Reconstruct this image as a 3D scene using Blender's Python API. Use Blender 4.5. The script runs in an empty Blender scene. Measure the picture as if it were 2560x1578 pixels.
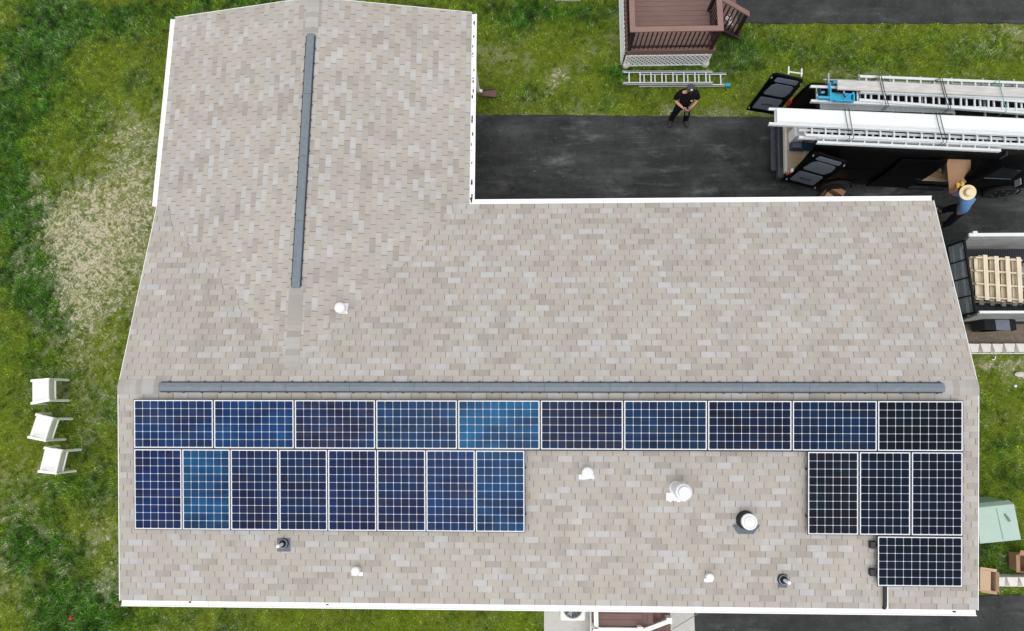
import bpy, bmesh, math, random
import numpy as np
from mathutils import Vector, Matrix
random.seed(7); RNG = np.random.RandomState(11)
S = bpy.context.scene
# ------------------------------------------------------------------ camera
F, CX, CY, CZ, TX, TY, TZ = 1469.1572, 8.4138, -0.3793, 15.4945, 0.1531, 0.0279, -0.0024
R3 = Matrix.Rotation(TX, 3, 'X') @ Matrix.Rotation(TY, 3, 'Y') @ Matrix.Rotation(TZ, 3, 'Z')
cam = bpy.data.objects.new('camera', bpy.data.cameras.new('camera'))
S.collection.objects.link(cam); S.camera = cam
cam.matrix_world = Matrix.Translation((CX, CY, CZ)) @ R3.to_4x4()
cam.data.sensor_width = 36; cam.data.lens = F / 2560 * 36; cam.data.clip_end = 2000; cam.data.clip_start = .1
K = 2560 / 2453
def at(px, py, z=0.0, k=K):
    "ray through a point of the 2453 px wide view, cut at height z"
    d = R3 @ Vector(((px * k - 1280) / F, (789 - py * k) / F, -1)); t = (z - CZ) / d.z
    return Vector((CX + d.x * t, CY + d.y * t, z))
# ------------------------------------------------------------------ world, sun, exposure
SUN_EL, SUN_AZ = math.radians(72), math.radians(190)   # azimuth clockwise from +Y
W = bpy.data.worlds.new('World'); S.world = W; W.use_nodes = True
wn = W.node_tree; wn.nodes.clear()
wo = wn.nodes.new('ShaderNodeOutputWorld'); wb = wn.nodes.new('ShaderNodeBackground'); sk = wn.nodes.new('ShaderNodeTexSky')
sk.sky_type = 'NISHITA'; sk.sun_disc = False; sk.sun_elevation = SUN_EL; sk.sun_rotation = SUN_AZ
sk.air_density = 1.0; sk.dust_density = 1.6; sk.ozone_density = 1.0
hs = wn.nodes.new('ShaderNodeHueSaturation'); hs.inputs['Saturation'].default_value = .10
wn.links.new(sk.outputs[0], hs.inputs['Color']); wn.links.new(hs.outputs[0], wb.inputs[0]); wb.inputs[1].default_value = .15
wn.links.new(wb.outputs[0], wo.inputs[0])
sl = bpy.data.lights.new('sun', 'SUN'); sl.energy = .5; sl.angle = math.radians(90); sl.color = (1, .98, .95)
so = bpy.data.objects.new('sun', sl); S.collection.objects.link(so)
sd = Vector((math.sin(SUN_AZ) * math.cos(SUN_EL), math.cos(SUN_AZ) * math.cos(SUN_EL), math.sin(SUN_EL)))
so.rotation_euler = sd.to_track_quat('Z', 'Y').to_euler()
S.view_settings.view_transform = 'Standard'; S.view_settings.look = 'None'; S.view_settings.gamma = 1
S.view_settings.exposure = .80
S.cycles.max_bounces = 6; S.cycles.use_denoising = True
# ------------------------------------------------------------------ helpers
COL = S.collection
def lk(o, parent=None):
    COL.objects.link(o)
    if parent is not None: o.parent = parent
    return o
def tag(o, label=None, cat=None, group=None, kind=None):
    if label: o['label'] = label
    if cat: o['category'] = cat
    if group: o['group'] = group
    if kind: o['kind'] = kind
    return o
def empty(name, label=None, cat=None, loc=(0, 0, 0), rz=0, group=None):
    o = bpy.data.objects.new(name, None); lk(o); o.location = loc; o.rotation_euler = (0, 0, rz)
    return tag(o, label, cat, group)
class MB:
    def __init__(s): s.v = []; s.f = []; s.sm = []
    def add(s, vs, fs, smooth=False):
        n = len(s.v); s.v += [tuple(map(float, v)) for v in vs]
        for f in fs: s.f.append(tuple(i + n for i in f)); s.sm.append(smooth)
        return s
    def box(s, x0, x1, y0, y1, z0, z1, M=None):
        vs = [Vector(p) for p in ((x0,y0,z0),(x1,y0,z0),(x1,y1,z0),(x0,y1,z0),(x0,y0,z1),(x1,y0,z1),(x1,y1,z1),(x0,y1,z1))]
        if M is not None: vs = [M @ v for v in vs]
        return s.add(vs, [(0,3,2,1),(4,5,6,7),(0,1,5,4),(1,2,6,5),(2,3,7,6),(3,0,4,7)])
    def bar(s, a, b, w, h, up=(0,0,1)):
        a, b = Vector(a), Vector(b); d = b - a; L = d.length; d.normalize(); up = Vector(up)
        sx = d.cross(up)
        if sx.length < 1e-4: sx = d.cross(Vector((1,0,0)))
        sx.normalize(); sz = sx.cross(d)
        M = Matrix((( d.x, sx.x, sz.x, a.x), (d.y, sx.y, sz.y, a.y), (d.z, sx.z, sz.z, a.z), (0,0,0,1)))
        return s.box(0, L, -w/2, w/2, -h/2, h/2, M)
    def tube(s, pts, r, n=10, caps=True):
        pts = [Vector(p) for p in pts]; rs = r if isinstance(r, (list, tuple)) else [r] * len(pts)
        vs = []; u = None
        for i, p in enumerate(pts):
            d = (pts[min(i+1, len(pts)-1)] - pts[max(i-1, 0)]).normalized()
            if u is None: u = d.orthogonal().normalized()
            u = (u - d * u.dot(d)).normalized(); w = d.cross(u)
            for k in range(n):
                a = 2 * math.pi * k / n; vs.append(p + (u * math.cos(a) + w * math.sin(a)) * rs[i])
        fs = [(i*n+k, i*n+(k+1) % n, (i+1)*n+(k+1) % n, (i+1)*n+k) for i in range(len(pts)-1) for k in range(n)]
        if caps: fs += [tuple(range(n))[::-1], tuple((len(pts)-1)*n+k for k in range(n))]
        return s.add(vs, fs, True)
    def lathe(s, prof, c=(0,0,0), n=28, M=None):
        vs = []; c = Vector(c)
        for r, z in prof:
            for k in range(n):
                a = 2*math.pi*k/n; v = Vector((r*math.cos(a), r*math.sin(a), z))
                if M is not None: v = M @ v
                vs.append(c + v)
        m = len(prof)
        fs = [(i*n+k, i*n+(k+1) % n, (i+1)*n+(k+1) % n, (i+1)*n+k) for i in range(m-1) for k in range(n)]
        fs += [tuple(range(n))[::-1], tuple((m-1)*n+k for k in range(n))]
        return s.add(vs, fs, True)
    def prism(s, poly, z0, z1, M=None):
        n = len(poly); vs = [Vector((p[0], p[1], z0)) for p in poly] + [Vector((p[0], p[1], z1)) for p in poly]
        if M is not None: vs = [M @ v for v in vs]
        return s.add(vs, [tuple(range(n))[::-1], tuple(range(n, 2*n))] + [(i, (i+1) % n, n+(i+1) % n, n+i) for i in range(n)])
    def slab(s, quad, t):
        q = [Vector(p) for p in quad]; n = (q[1]-q[0]).cross(q[2]-q[0]).normalized() * t; m = len(q)
        return s.add(q + [p + n for p in q], [tuple(range(m))[::-1], tuple(range(m, 2*m))] + [(i, (i+1) % m, m+(i+1) % m, m+i) for i in range(m)])
    def build(s, name, m, parent=None, bevel=0, seg=2, auto=True):
        me = bpy.data.meshes.new(name); me.from_pydata(s.v, [], s.f); me.polygons.foreach_set('use_smooth', s.sm)
        me.materials.append(m)
        bm = bmesh.new(); bm.from_mesh(me); bmesh.ops.recalc_face_normals(bm, faces=bm.faces); bm.to_mesh(me); bm.free()
        if any(s.sm): me.set_sharp_from_angle(angle=math.radians(40))
        o = bpy.data.objects.new(name, me); lk(o, parent)
        if bevel:
            b = o.modifiers.new('bevel', 'BEVEL'); b.width = bevel; b.segments = seg; b.limit_method = 'ANGLE'
            b.harden_normals = False
        return o
def copy_tree(o, parent=None):
    c = o.copy(); COL.objects.link(c)
    if parent is not None: c.parent = parent
    for ch in list(o.children): copy_tree(ch, c)
    return c
# ------------------------------------------------------------------ materials
def base(name):
    m = bpy.data.materials.new(name); m.use_nodes = True; nt = m.node_tree
    return m, nt, nt.nodes['Principled BSDF']
def N(nt, t, **kw):
    n = nt.nodes.new(t)
    for k_, v in kw.items():
        if k_.startswith('i_'): n.inputs[k_[2:].replace('_', ' ')].default_value = v
        else: setattr(n, k_, v)
    return n
def mth(nt, op, a, b=None, c=None, clamp=False):
    n = nt.nodes.new('ShaderNodeMath'); n.operation = op; n.use_clamp = clamp
    for i, x in enumerate((a, b, c)):
        if x is None: continue
        if isinstance(x, (int, float)): n.inputs[i].default_value = x
        else: nt.links.new(x, n.inputs[i])
    return n.outputs[0]
def mixc(nt, fac, a, b, mode='MIX'):
    n = nt.nodes.new('ShaderNodeMix'); n.data_type = 'RGBA'; n.blend_type = mode
    for sock, x in ((n.inputs[0], fac), (n.inputs[6], a), (n.inputs[7], b)):
        if isinstance(x, (int, float)): sock.default_value = x
        elif isinstance(x, tuple): sock.default_value = (*x, 1)
        else: nt.links.new(x, sock)
    return n.outputs[2]
def ramp(nt, fac, stops, interp='LINEAR'):
    n = nt.nodes.new('ShaderNodeValToRGB'); cr = n.color_ramp; cr.interpolation = interp
    while len(cr.elements) < len(stops): cr.elements.new(.5)
    for e, (p, c) in zip(cr.elements, stops):
        e.position = p; e.color = (*c, 1) if isinstance(c, tuple) else (c, c, c, 1)
    nt.links.new(fac, n.inputs[0]); return n.outputs[0]
def noise(nt, co, scale, detail=3, rough=.55, stretch=None, loc=None):
    if stretch or loc:
        mp = nt.nodes.new('ShaderNodeMapping')
        if stretch: mp.inputs['Scale'].default_value = stretch
        if loc: mp.inputs['Location'].default_value = loc
        nt.links.new(co, mp.inputs[0]); co = mp.outputs[0]
    n = nt.nodes.new('ShaderNodeTexNoise'); n.inputs['Scale'].default_value = scale; n.inputs['Detail'].default_value = detail
    n.inputs['Roughness'].default_value = rough; nt.links.new(co, n.inputs['Vector']); return n.outputs[0]
def bump(nt, h, strength, dist, bs):
    b = nt.nodes.new('ShaderNodeBump'); b.inputs['Strength'].default_value = strength; b.inputs['Distance'].default_value = dist
    nt.links.new(h, b.inputs['Height']); nt.links.new(b.outputs[0], bs.inputs['Normal'])
def mat(name, col, rough=.6, metal=0, var=.12, scale=6, spec=.5, bstr=0, bscale=80, stretch=None, dirt=None):
    m, nt, bs = base(name); tc = N(nt, 'ShaderNodeTexCoord').outputs['Object']
    nz = noise(nt, tc, scale, 4, .6, stretch)
    f = mth(nt, 'MULTIPLY_ADD', nz, 2*var, 1-var)
    c = mixc(nt, 1.0, col, f, 'MULTIPLY')
    if dirt:
        d = ramp(nt, noise(nt, tc, scale*2.3, 5, .7, stretch, (3.1, 7.7, 1.2)), [(.5, 0.), (.75, 1.)])
        c = mixc(nt, mth(nt, 'MULTIPLY', d, dirt[1]), c, dirt[0])
    nt.links.new(c, bs.inputs['Base Color'])
    nt.links.new(mth(nt, 'MULTIPLY_ADD', nz, .2, rough-.1, True), bs.inputs['Roughness'])
    bs.inputs['Metallic'].default_value = metal; bs.inputs['Specular IOR Level'].default_value = spec
    if bstr: bump(nt, noise(nt, tc, bscale, 3, .6, stretch), bstr, .004, bs)
    return m
def shingle_mat(name, warm=1.0):
    m, nt, bs = base(name); L = nt.links
    uv = N(nt, 'ShaderNodeUVMap').outputs[0]; sp = N(nt, 'ShaderNodeSeparateXYZ'); L.new(uv, sp.inputs[0])
    wob = noise(nt, uv, 1.1, 2); wob2 = mth(nt, 'MULTIPLY_ADD', wob, .010, -.005)
    v = mth(nt, 'DIVIDE', mth(nt, 'ADD', sp.outputs[1], wob2), .127); row = mth(nt, 'FLOOR', v); fv = mth(nt, 'FRACT', v)
    wr = N(nt, 'ShaderNodeTexWhiteNoise', noise_dimensions='1D'); L.new(row, wr.inputs['W'])
    off = mth(nt, 'ADD', mth(nt, 'MULTIPLY', row, .37), mth(nt, 'MULTIPLY', wr.outputs[0], .11))
    u = mth(nt, 'ADD', mth(nt, 'DIVIDE', sp.outputs[0], .308), off); cu = mth(nt, 'FLOOR', u); fu = mth(nt, 'FRACT', u)
    cb = N(nt, 'ShaderNodeCombineXYZ'); L.new(cu, cb.inputs[0]); L.new(row, cb.inputs[1])
    wt = N(nt, 'ShaderNodeTexWhiteNoise', noise_dimensions='2D'); L.new(cb.outputs[0], wt.inputs['Vector'])
    cb2 = N(nt, 'ShaderNodeCombineXYZ'); L.new(mth(nt, 'MULTIPLY', sp.outputs[0], 1.9), cb2.inputs[0]); L.new(mth(nt, 'MULTIPLY', row, 5.37), cb2.inputs[1])
    bl = N(nt, 'ShaderNodeTexNoise'); bl.inputs['Scale'].default_value = 1.4; bl.inputs['Detail'].default_value = 1.0; L.new(cb2.outputs[0], bl.inputs['Vector'])
    blv = ramp(nt, bl.outputs[0], [(.30, 0.), (.70, 1.)])
    # tone index: mostly per tab, partly the soft blend that runs along a course
    t = mth(nt, 'ADD', mth(nt, 'MULTIPLY', wt.outputs[0], .62), mth(nt, 'MULTIPLY', blv, .38))
    col = ramp(nt, t, [(.10, (0.292, 0.268, 0.239)), (.24, (0.315, 0.289, 0.256)), (.33, (0.345, 0.316, 0.281)), (.46, (0.360, 0.328, 0.291)),
                       (.60, (0.368, 0.335, 0.297)), (.66, (.362, .344, .322)), (.74, (.385, .372, .354)), (.86, (.402, .395, .380))])
    # olive cast on some tabs, grey and pink drift over the slope
    w2 = N(nt, 'ShaderNodeTexWhiteNoise', noise_dimensions='2D')
    mp = N(nt, 'ShaderNodeMapping'); mp.inputs['Location'].default_value = (31, 17, 0); L.new(cb.outputs[0], mp.inputs[0]); L.new(mp.outputs[0], w2.inputs['Vector'])
    col = mixc(nt, mth(nt, 'MULTIPLY', mth(nt, 'GREATER_THAN', w2.outputs[0], .86), .5), col, (.37, .352, .30))
    big = noise(nt, uv, .55, 4, .6)
    col = mixc(nt, 1.0, col, mth(nt, 'MULTIPLY_ADD', big, .16, .92), 'MULTIPLY')
    gr = noise(nt, uv, 130, 3, .7)
    col = mixc(nt, 1.0, col, mth(nt, 'MULTIPLY_ADD', gr, .8, .60), 'MULTIPLY')
    strk = noise(nt, uv, 1.0, 4, .7, (2.4, .35, 1)); col = mixc(nt, 1., col, mth(nt, 'MULTIPLY_ADD', strk, .24, .88), 'MULTIPLY')
    # slots between tabs, painted shade lines under the butt edges of the courses
    fuc = mth(nt, 'ABSOLUTE', mth(nt, 'SUBTRACT', fu, .5)); slot = mth(nt, 'MULTIPLY_ADD', fuc, 40., -18.7, True)
    slot = mth(nt, 'MULTIPLY', slot, mth(nt, 'LESS_THAN', fv, .93))
    wear = noise(nt, uv, 3.0, 2); slot = mth(nt, 'MULTIPLY', slot, mth(nt, 'MULTIPLY_ADD', wear, .7, .5, True))
    butt = mth(nt, 'MULTIPLY_ADD', fv, 11., -10.2, True)
    col = mixc(nt, mth(nt, 'MULTIPLY', slot, .95), col, (.10, .085, .07))
    col = mixc(nt, mth(nt, 'MULTIPLY', butt, .40), col, (.20, .175, .15))
    L.new(col, bs.inputs['Base Color']); bs.inputs['Roughness'].default_value = .92; bs.inputs['Specular IOR Level'].default_value = .25
    h = mth(nt, 'SUBTRACT', mth(nt, 'MULTIPLY_ADD', gr, .25, mth(nt, 'MULTIPLY_ADD', fv, -.5, 1.)), mth(nt, 'MULTIPLY', slot, .9))
    bump(nt, h, .55, .006, bs)
    return m
def asphalt_mat(name, scuff=1.0):
    m, nt, bs = base(name); L = nt.links; co = N(nt, 'ShaderNodeTexCoord').outputs['Object']
    a = noise(nt, co, .9, 5, .6); b = noise(nt, co, 130, 2, .7); c = noise(nt, co, 1.5, 5, .65, (.35, 1.5, 1), (4, 2, 0))
    col = ramp(nt, a, [(.3, (.011, .0115, .012)), (.5, (.023, .024, .0235)), (.7, (.045, .047, .045))])
    d = ramp(nt, c, [(.46, 0.), (.72, 1.)]); d3 = ramp(nt, noise(nt, co, 1.1, 4, .7, (.6, 1.1, 1), (1, 8, 0)), [(.52, 0.), (.68, 1.)])
    col = mixc(nt, mth(nt, 'MULTIPLY', d, .60 * scuff), col, (.075, .078, .078)); col = mixc(nt, mth(nt, 'MULTIPLY', mth(nt, 'MULTIPLY', d3, d), .9 * scuff), col, (.19, .195, .185))
    e = ramp(nt, noise(nt, co, 2.2, 6, .75, (.18, 2.6, 1), (9, 5, 0)), [(.60, 0.), (.66, 1.), (.70, 0.)])
    col = mixc(nt, mth(nt, 'MULTIPLY', e, .30 * scuff), col, (.15, .15, .145))
    col = mixc(nt, 1., col, mth(nt, 'MULTIPLY_ADD', b, 1.3, .35), 'MULTIPLY')
    vo = N(nt, 'ShaderNodeTexVoronoi'); vo.inputs['Scale'].default_value = 5.0; L.new(co, vo.inputs['Vector'])
    cc = N(nt, 'ShaderNodeSeparateColor'); L.new(vo.outputs['Color'], cc.inputs[0])
    rr = mth(nt, 'MULTIPLY', mth(nt, 'POWER', cc.outputs[0], 6.), .085)
    col = mixc(nt, mth(nt, 'MULTIPLY', mth(nt, 'LESS_THAN', vo.outputs['Distance'], rr), .8), col, (.28, .27, .24))
    n6 = ramp(nt, noise(nt, co, 7, 7, .85), [(.54, 0.), (.66, 1.)]); col = mixc(nt, mth(nt, 'MULTIPLY', n6, .45), col, (.085, .088, .085)); n7 = ramp(nt, noise(nt, co, 4, 5, .8, None, (7, 2, 0)), [(.36, 1.), (.46, 0.)]); col = mixc(nt, mth(nt, 'MULTIPLY', n7, .5), col, (.008, .0085, .0085))
    L.new(col, bs.inputs['Base Color']); bs.inputs['Roughness'].default_value = .8; bs.inputs['Specular IOR Level'].default_value = .35
    bump(nt, b, .5, .004, bs); return m
def wood_mat(name, c1, c2, rough=.75, ax=(1, 12, 12), scale=3):
    m, nt, bs = base(name); co = N(nt, 'ShaderNodeTexCoord').outputs['Object']
    g = noise(nt, co, scale, 5, .65, ax); h = noise(nt, co, 1.7, 3)
    col = ramp(nt, mth(nt, 'ADD', mth(nt, 'MULTIPLY', g, .7), mth(nt, 'MULTIPLY', h, .3)), [(.35, c1), (.65, c2)])
    nt.links.new(col, bs.inputs['Base Color']); bs.inputs['Roughness'].default_value = rough
    bump(nt, g, .3, .003, bs); return m
def cell_mat():
    m, nt, bs = base('solar_cells'); L = nt.links
    uv = N(nt, 'ShaderNodeUVMap').outputs[0]; sp = N(nt, 'ShaderNodeSeparateXYZ'); L.new(uv, sp.inputs[0])
    q = []
    for i in (0, 1):
        f = mth(nt, 'ABSOLUTE', mth(nt, 'SUBTRACT', mth(nt, 'FRACT', sp.outputs[i]), .5))
        q.append(mth(nt, 'MAXIMUM', mth(nt, 'SUBTRACT', f, .345), 0.))
    dd = mth(nt, 'SQRT', mth(nt, 'ADD', mth(nt, 'MULTIPLY', q[0], q[0]), mth(nt, 'MULTIPLY', q[1], q[1])))
    line = mth(nt, 'MULTIPLY_ADD', dd, 50., -6.1, True)      # cell edge with rounded corners
    oi = N(nt, 'ShaderNodeObjectInfo'); co = N(nt, 'ShaderNodeTexCoord').outputs['Object']
    cb = N(nt, 'ShaderNodeCombineXYZ'); L.new(oi.outputs['Random'], cb.inputs[2])
    ad = N(nt, 'ShaderNodeVectorMath', operation='MULTIPLY_ADD'); L.new(cb.outputs[0], ad.inputs[0]); ad.inputs[1].default_value = (0, 0, 40); L.new(co, ad.inputs[2])
    n1 = noise(nt, ad.outputs[0], 1.3, 3, .5, (1., 1.6, 1)); n2 = noise(nt, ad.outputs[0], 2.2, 4, .6, (.8, 4., 1), (3, 3, 3))
    sep = N(nt, 'ShaderNodeSeparateXYZ'); L.new(co, sep.inputs[0])
    # thin film tint: streaks of brown and of bluer blue over each panel's base colour
    c = mixc(nt, 1., oi.outputs['Color'], ramp(nt, n1, [(.32, (.58, .42, .44)), (.68, (.45, 1.25, 1.12))]), 'MULTIPLY')
    c = mixc(nt, mth(nt, 'MULTIPLY', ramp(nt, n2, [(.48, 0.), (.70, 1.)]), oi.outputs['Alpha']), c, mixc(nt, 1., oi.outputs['Color'], (2.8, 1.15, .34), 'MULTIPLY'))
    cf = N(nt, 'ShaderNodeVectorMath', operation='FLOOR'); L.new(uv, cf.inputs[0])
    wnz = N(nt, 'ShaderNodeTexWhiteNoise', noise_dimensions='3D'); cbb = N(nt, 'ShaderNodeVectorMath', operation='ADD'); L.new(cf.outputs[0], cbb.inputs[0]); L.new(cb.outputs[0], cbb.inputs[1]); L.new(cbb.outputs[0], wnz.inputs['Vector'])
    c = mixc(nt, 1., c, mth(nt, 'MULTIPLY_ADD', wnz.outputs[0], .35, .82), 'MULTIPLY')
    # bird droppings / dried drips
    dr = ramp(nt, noise(nt, ad.outputs[0], 9, 4, .8, None, (5, 1, 2)), [(.70, 0.), (.76, 1.)])
    c = mixc(nt, mth(nt, 'MULTIPLY', dr, .35), c, (.3, .36, .45))
    col = mixc(nt, line, c, (.42, .46, .52))
    L.new(col, bs.inputs['Base Color']); bs.inputs['Roughness'].default_value = .16; bs.inputs['Specular IOR Level'].default_value = .07
    return m
def lawn_mat(name, attr_col='Col'):
    m, nt, bs = base(name); co = N(nt, 'ShaderNodeTexCoord').outputs['Object']
    a = N(nt, 'ShaderNodeAttribute'); a.attribute_name = attr_col
    n1 = noise(nt, co, 40, 4, .75); n2 = noise(nt, co, 6, 4, .7)
    c = mixc(nt, 1., a.outputs['Color'], mth(nt, 'MULTIPLY_ADD', n1, 2.2, -.15), 'MULTIPLY')
    c = mixc(nt, 1., c, mth(nt, 'MULTIPLY_ADD', n2, .8, .6), 'MULTIPLY')
    dv = N(nt, 'ShaderNodeAttribute'); dv.attribute_name = 'dryness'
    st = N(nt, 'ShaderNodeTexNoise'); st.inputs['Scale'].default_value = 7.; st.inputs['Detail'].default_value = 7.; st.inputs['Roughness'].default_value = .72; st.inputs['Distortion'].default_value = 1.2; nt.links.new(co, st.inputs['Vector'])
    k1 = mth(nt, 'MULTIPLY_ADD', mth(nt, 'ADD', mth(nt, 'MULTIPLY', dv.outputs['Fac'], .34), st.outputs[0]), 9., -6.62, True)
    k1 = mth(nt, 'MULTIPLY', k1, mth(nt, 'MULTIPLY', dv.outputs['Fac'], 3.2, None, True))
    sc_ = ramp(nt, noise(nt, co, 24, 5, .8), [(.3, (.17, .145, .085)), (.48, (.41, .365, .25)), (.68, (.58, .535, .41))])
    c = mixc(nt, k1, c, sc_)
    nt.links.new(c, bs.inputs['Base Color']); bs.inputs['Roughness'].default_value = .95; bs.inputs['Specular IOR Level'].default_value = .1
    bump(nt, n1, .8, .02, bs); return m
def blade_mat():
    m, nt, bs = base('grass_blades'); a = N(nt, 'ShaderNodeAttribute'); a.attribute_name = 'Col'
    nt.links.new(a.outputs['Color'], bs.inputs['Base Color']); bs.inputs['Roughness'].default_value = .6; bs.inputs['Specular IOR Level'].default_value = .2
    tr = N(nt, 'ShaderNodeBsdfTranslucent'); nt.links.new(a.outputs['Color'], tr.inputs[0])
    mx = N(nt, 'ShaderNodeMixShader'); mx.inputs[0].default_value = .25
    nt.links.new(bs.outputs[0], mx.inputs[1]); nt.links.new(tr.outputs[0], mx.inputs[2])
    nt.links.new(mx.outputs[0], nt.nodes['Material Output'].inputs[0]); return m
def cap_mat():
    m, nt, bs = base('cap_shingle'); L = nt.links; g = N(nt, 'ShaderNodeNewGeometry'); co = N(nt, 'ShaderNodeTexCoord').outputs['Object']
    c = ramp(nt, g.outputs['Random Per Island'], [(0., (.27, .25, .228)), (.3, (.305, .282, .258)), (.6, (.325, .30, .276)), (.85, (.34, .326, .306)), (1., (.365, .358, .342))])
    gr = noise(nt, co, 130, 3, .7); c = mixc(nt, 1., c, mth(nt, 'MULTIPLY_ADD', gr, .5, .75), 'MULTIPLY')
    L.new(c, bs.inputs['Base Color']); bs.inputs['Roughness'].default_value = .92; bs.inputs['Specular IOR Level'].default_value = .25; bump(nt, gr, .4, .004, bs); return m

M = {}
M['shingle'] = shingle_mat('roof_shingle'); M['cap'] = cap_mat()
M['white'] = mat('white_aluminium', (.80, .80, .78), .4, 0, .05, 3, dirt=((.45, .42, .36), .25))
M['gutter_in'] = mat('gutter_white', (.80, .80, .79), .5, 0, .05, 2)
M['siding'] = mat('house_siding', (.62, .60, .55), .6, 0, .06, 2)
M['vent_grey'] = mat('vent_slate', (.13, .157, .182), .5, 0, .15, 5, dirt=((.26, .29, .31), .35))
M['vent_dark'] = mat('vent_edge', (.025, .03, .036), .6, 0, .2, 9)
M['black'] = mat('matt_black', (.008, .008, .009), .6, 0, .2, 8)
M['rubber'] = mat('black_rubber', (.010, .011, .013), .75, 0, .2, 12, spec=.2)
M['flash'] = mat('slate_flashing', (.085, .105, .13), .6, 0, .2, 14, dirt=((.16, .19, .21), .4))
M['galv'] = mat('painted_vent_white', (.66, .665, .67), .35, 0, .04, 6)
M['alu'] = mat('ladder_aluminium', (.60, .62, .63), .4, .1, .10, 9, dirt=((.46, .47, .47), .4))
M['alu_bright'] = mat('bright_plank_aluminium', (.74, .755, .76), .4, .1, .06, 4, dirt=((.55, .57, .57), .3), stretch=(1, 14, 14))
M['alu_dull'] = mat('dull_aluminium', (.34, .37, .38), .45, .4, .15, 9)
M['cells'] = cell_mat()
M['frame'] = mat('panel_frame', (.66, .67, .69), .4, .0, .04, 5)
M['frame_side'] = mat('rail_black', (.012, .012, .014), .5, 0, .1, 8)
M['asphalt'] = asphalt_mat('driveway_asphalt'); M['asphalt2'] = asphalt_mat('lane_asphalt', .5)
M['concrete'] = mat('pad_concrete', (.47, .455, .43), .85, 0, .10, 3, bstr=.3, dirt=((.30, .28, .25), .35))
M['block'] = mat('cast_wall_block', (.64, .615, .57), .85, 0, .12, 7, bstr=.5, bscale=60, dirt=((.36, .33, .28), .35))
M['deck'] = wood_mat('brown_composite', (.135, .076, .063), (.18, .108, .090), .7)
M['deck_y'] = wood_mat('brown_composite_across', (.115, .062, .052), (.155, .090, .076), .7, (12, 1, 12))
M['rail'] = wood_mat('stained_rail', (.190, .108, .088), (.235, .140, .116), .6)
M['redwood'] = mat('dark_red_stain', (.020, .0055, .0045), .65, 0, .25, 10)
M['lattice'] = mat('white_lattice', (.80, .80, .79), .5, 0, .06, 7, dirt=((.5, .48, .42), .3))
M['van'] = mat('black_van_paint', (.0016, .0016, .0022), .35, 0, .1, 4, spec=.10)
M['van_in'] = mat('van_lining', (.02, .02, .021), .8, 0, .2, 6)
M['trim'] = mat('door_trim_panel', (.115, .135, .165), .65, 0, .12, 5, dirt=((.2, .22, .24), .4))
M['bumper'] = mat('grey_bumper_plastic', (.035, .041, .050), .6, 0, .25, 5, dirt=((.10, .115, .13), .6))
M['glass'] = mat('dark_glass', (.006, .008, .010), .12, 0, .1, 3, spec=.4)
M['ply'] = wood_mat('van_floor_plywood', (.36, .27, .17), (.50, .40, .27), .8)
M['card'] = mat('cardboard', (.32, .185, .105), .85, 0, .10, 4, bstr=.15, dirt=((.24, .13, .07), .4))
M['card_lt'] = mat('light_cardboard', (.47, .325, .21), .85, 0, .08, 4, dirt=((.38, .25, .15), .4))
M['card_dk'] = mat('cardboard_inside', (.16, .085, .045), .9, 0, .15, 5)
M['plank'] = wood_mat('weathered_plank', (.36, .345, .325), (.54, .53, .505), .85)
M['pallet'] = wood_mat('new_pallet_pine', (.58, .49, .34), (.72, .64, .48), .8, (12, 1, 12), 2.2)
M['pallet_x'] = wood_mat('pallet_stringer_pine', (.56, .47, .32), (.70, .61, .45), .8)
M['pallet_pk'] = wood_mat('pallet_pink_pine', (.50, .31, .19), (.60, .42, .29), .8, (12, 1, 12), 2.2)
M['pallet_old'] = wood_mat('old_pallet_wood', (.20, .18, .15), (.34, .31, .26), .85, (12, 1, 12), 3)
M['blue'] = mat('turquoise_paint', (.012, .30, .50), .45, 0, .15, 8, dirt=((.02, .18, .30), .5))
M['blue_dk'] = mat('dark_blue_plastic', (.012, .045, .09), .4, 0, .1, 8)
M['teal'] = mat('teal_cord', (.05, .30, .26), .6, 0, .1, 8)
M['red'] = mat('red_plastic', (.50, .012, .010), .4, 0, .1, 8)
M['trwall'] = wood_mat('weathered_board', (.15, .155, .155), (.34, .34, .33), .85, (1, 9, 9), 2.2)
M['trwhite'] = mat('white_top_rail', (.66, .67, .67), .45, 0, .06, 6)
M['trfloor'] = mat('trailer_bed_black', (.014, .017, .024), .6, 0, .3, 6, bstr=.3)
M['util'] = mat('pale_green_enamel', (.35, .46, .395), .45, 0, .05, 2.5, dirt=((.30, .42, .33), .45))
M['util_dk'] = mat('green_enamel_side', (.20, .33, .26), .5, 0, .08, 3)
M['chair'] = mat('white_resin', (.80, .80, .78), .45, 0, .03, 5)
M['chair_sling'] = mat('white_sling_cloth', (.76, .76, .73), .8, 0, .04, 5, bstr=.2)
M['skin'] = mat('skin', (.50, .26, .18), .55, 0, .06, 12)
M['skin_tan'] = mat('tanned_skin', (.36, .14, .09), .55, 0, .06, 12)
M['cloth_black'] = mat('black_cotton', (.0055, .0055, .007), .9, 0, .3, 14, spec=.15)
M['cloth_blue'] = mat('blue_cotton', (.095, .21, .42), .85, 0, .14, 9, spec=.2)
M['navy'] = mat('dark_trousers', (.007, .008, .012), .9, 0, .3, 14, spec=.15)
M['straw'] = mat('straw_weave', (.72, .58, .38), .8, 0, .10, 60, bstr=.4, bscale=120)
M['straw_band'] = mat('straw_hat_band', (.42, .27, .13), .8)
M['glove'] = mat('yellow_glove', (.75, .50, .06), .7, 0, .1, 15)
M['capgrey'] = mat('charcoal_cap', (.045, .042, .042), .85, 0, .2, 20)
M['shoe'] = mat('dark_shoe', (.014, .010, .010), .6, 0, .4, 30, dirt=((.22, .03, .02), .5))
M['sole'] = mat('pale_sole', (.45, .43, .40), .7)
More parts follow.
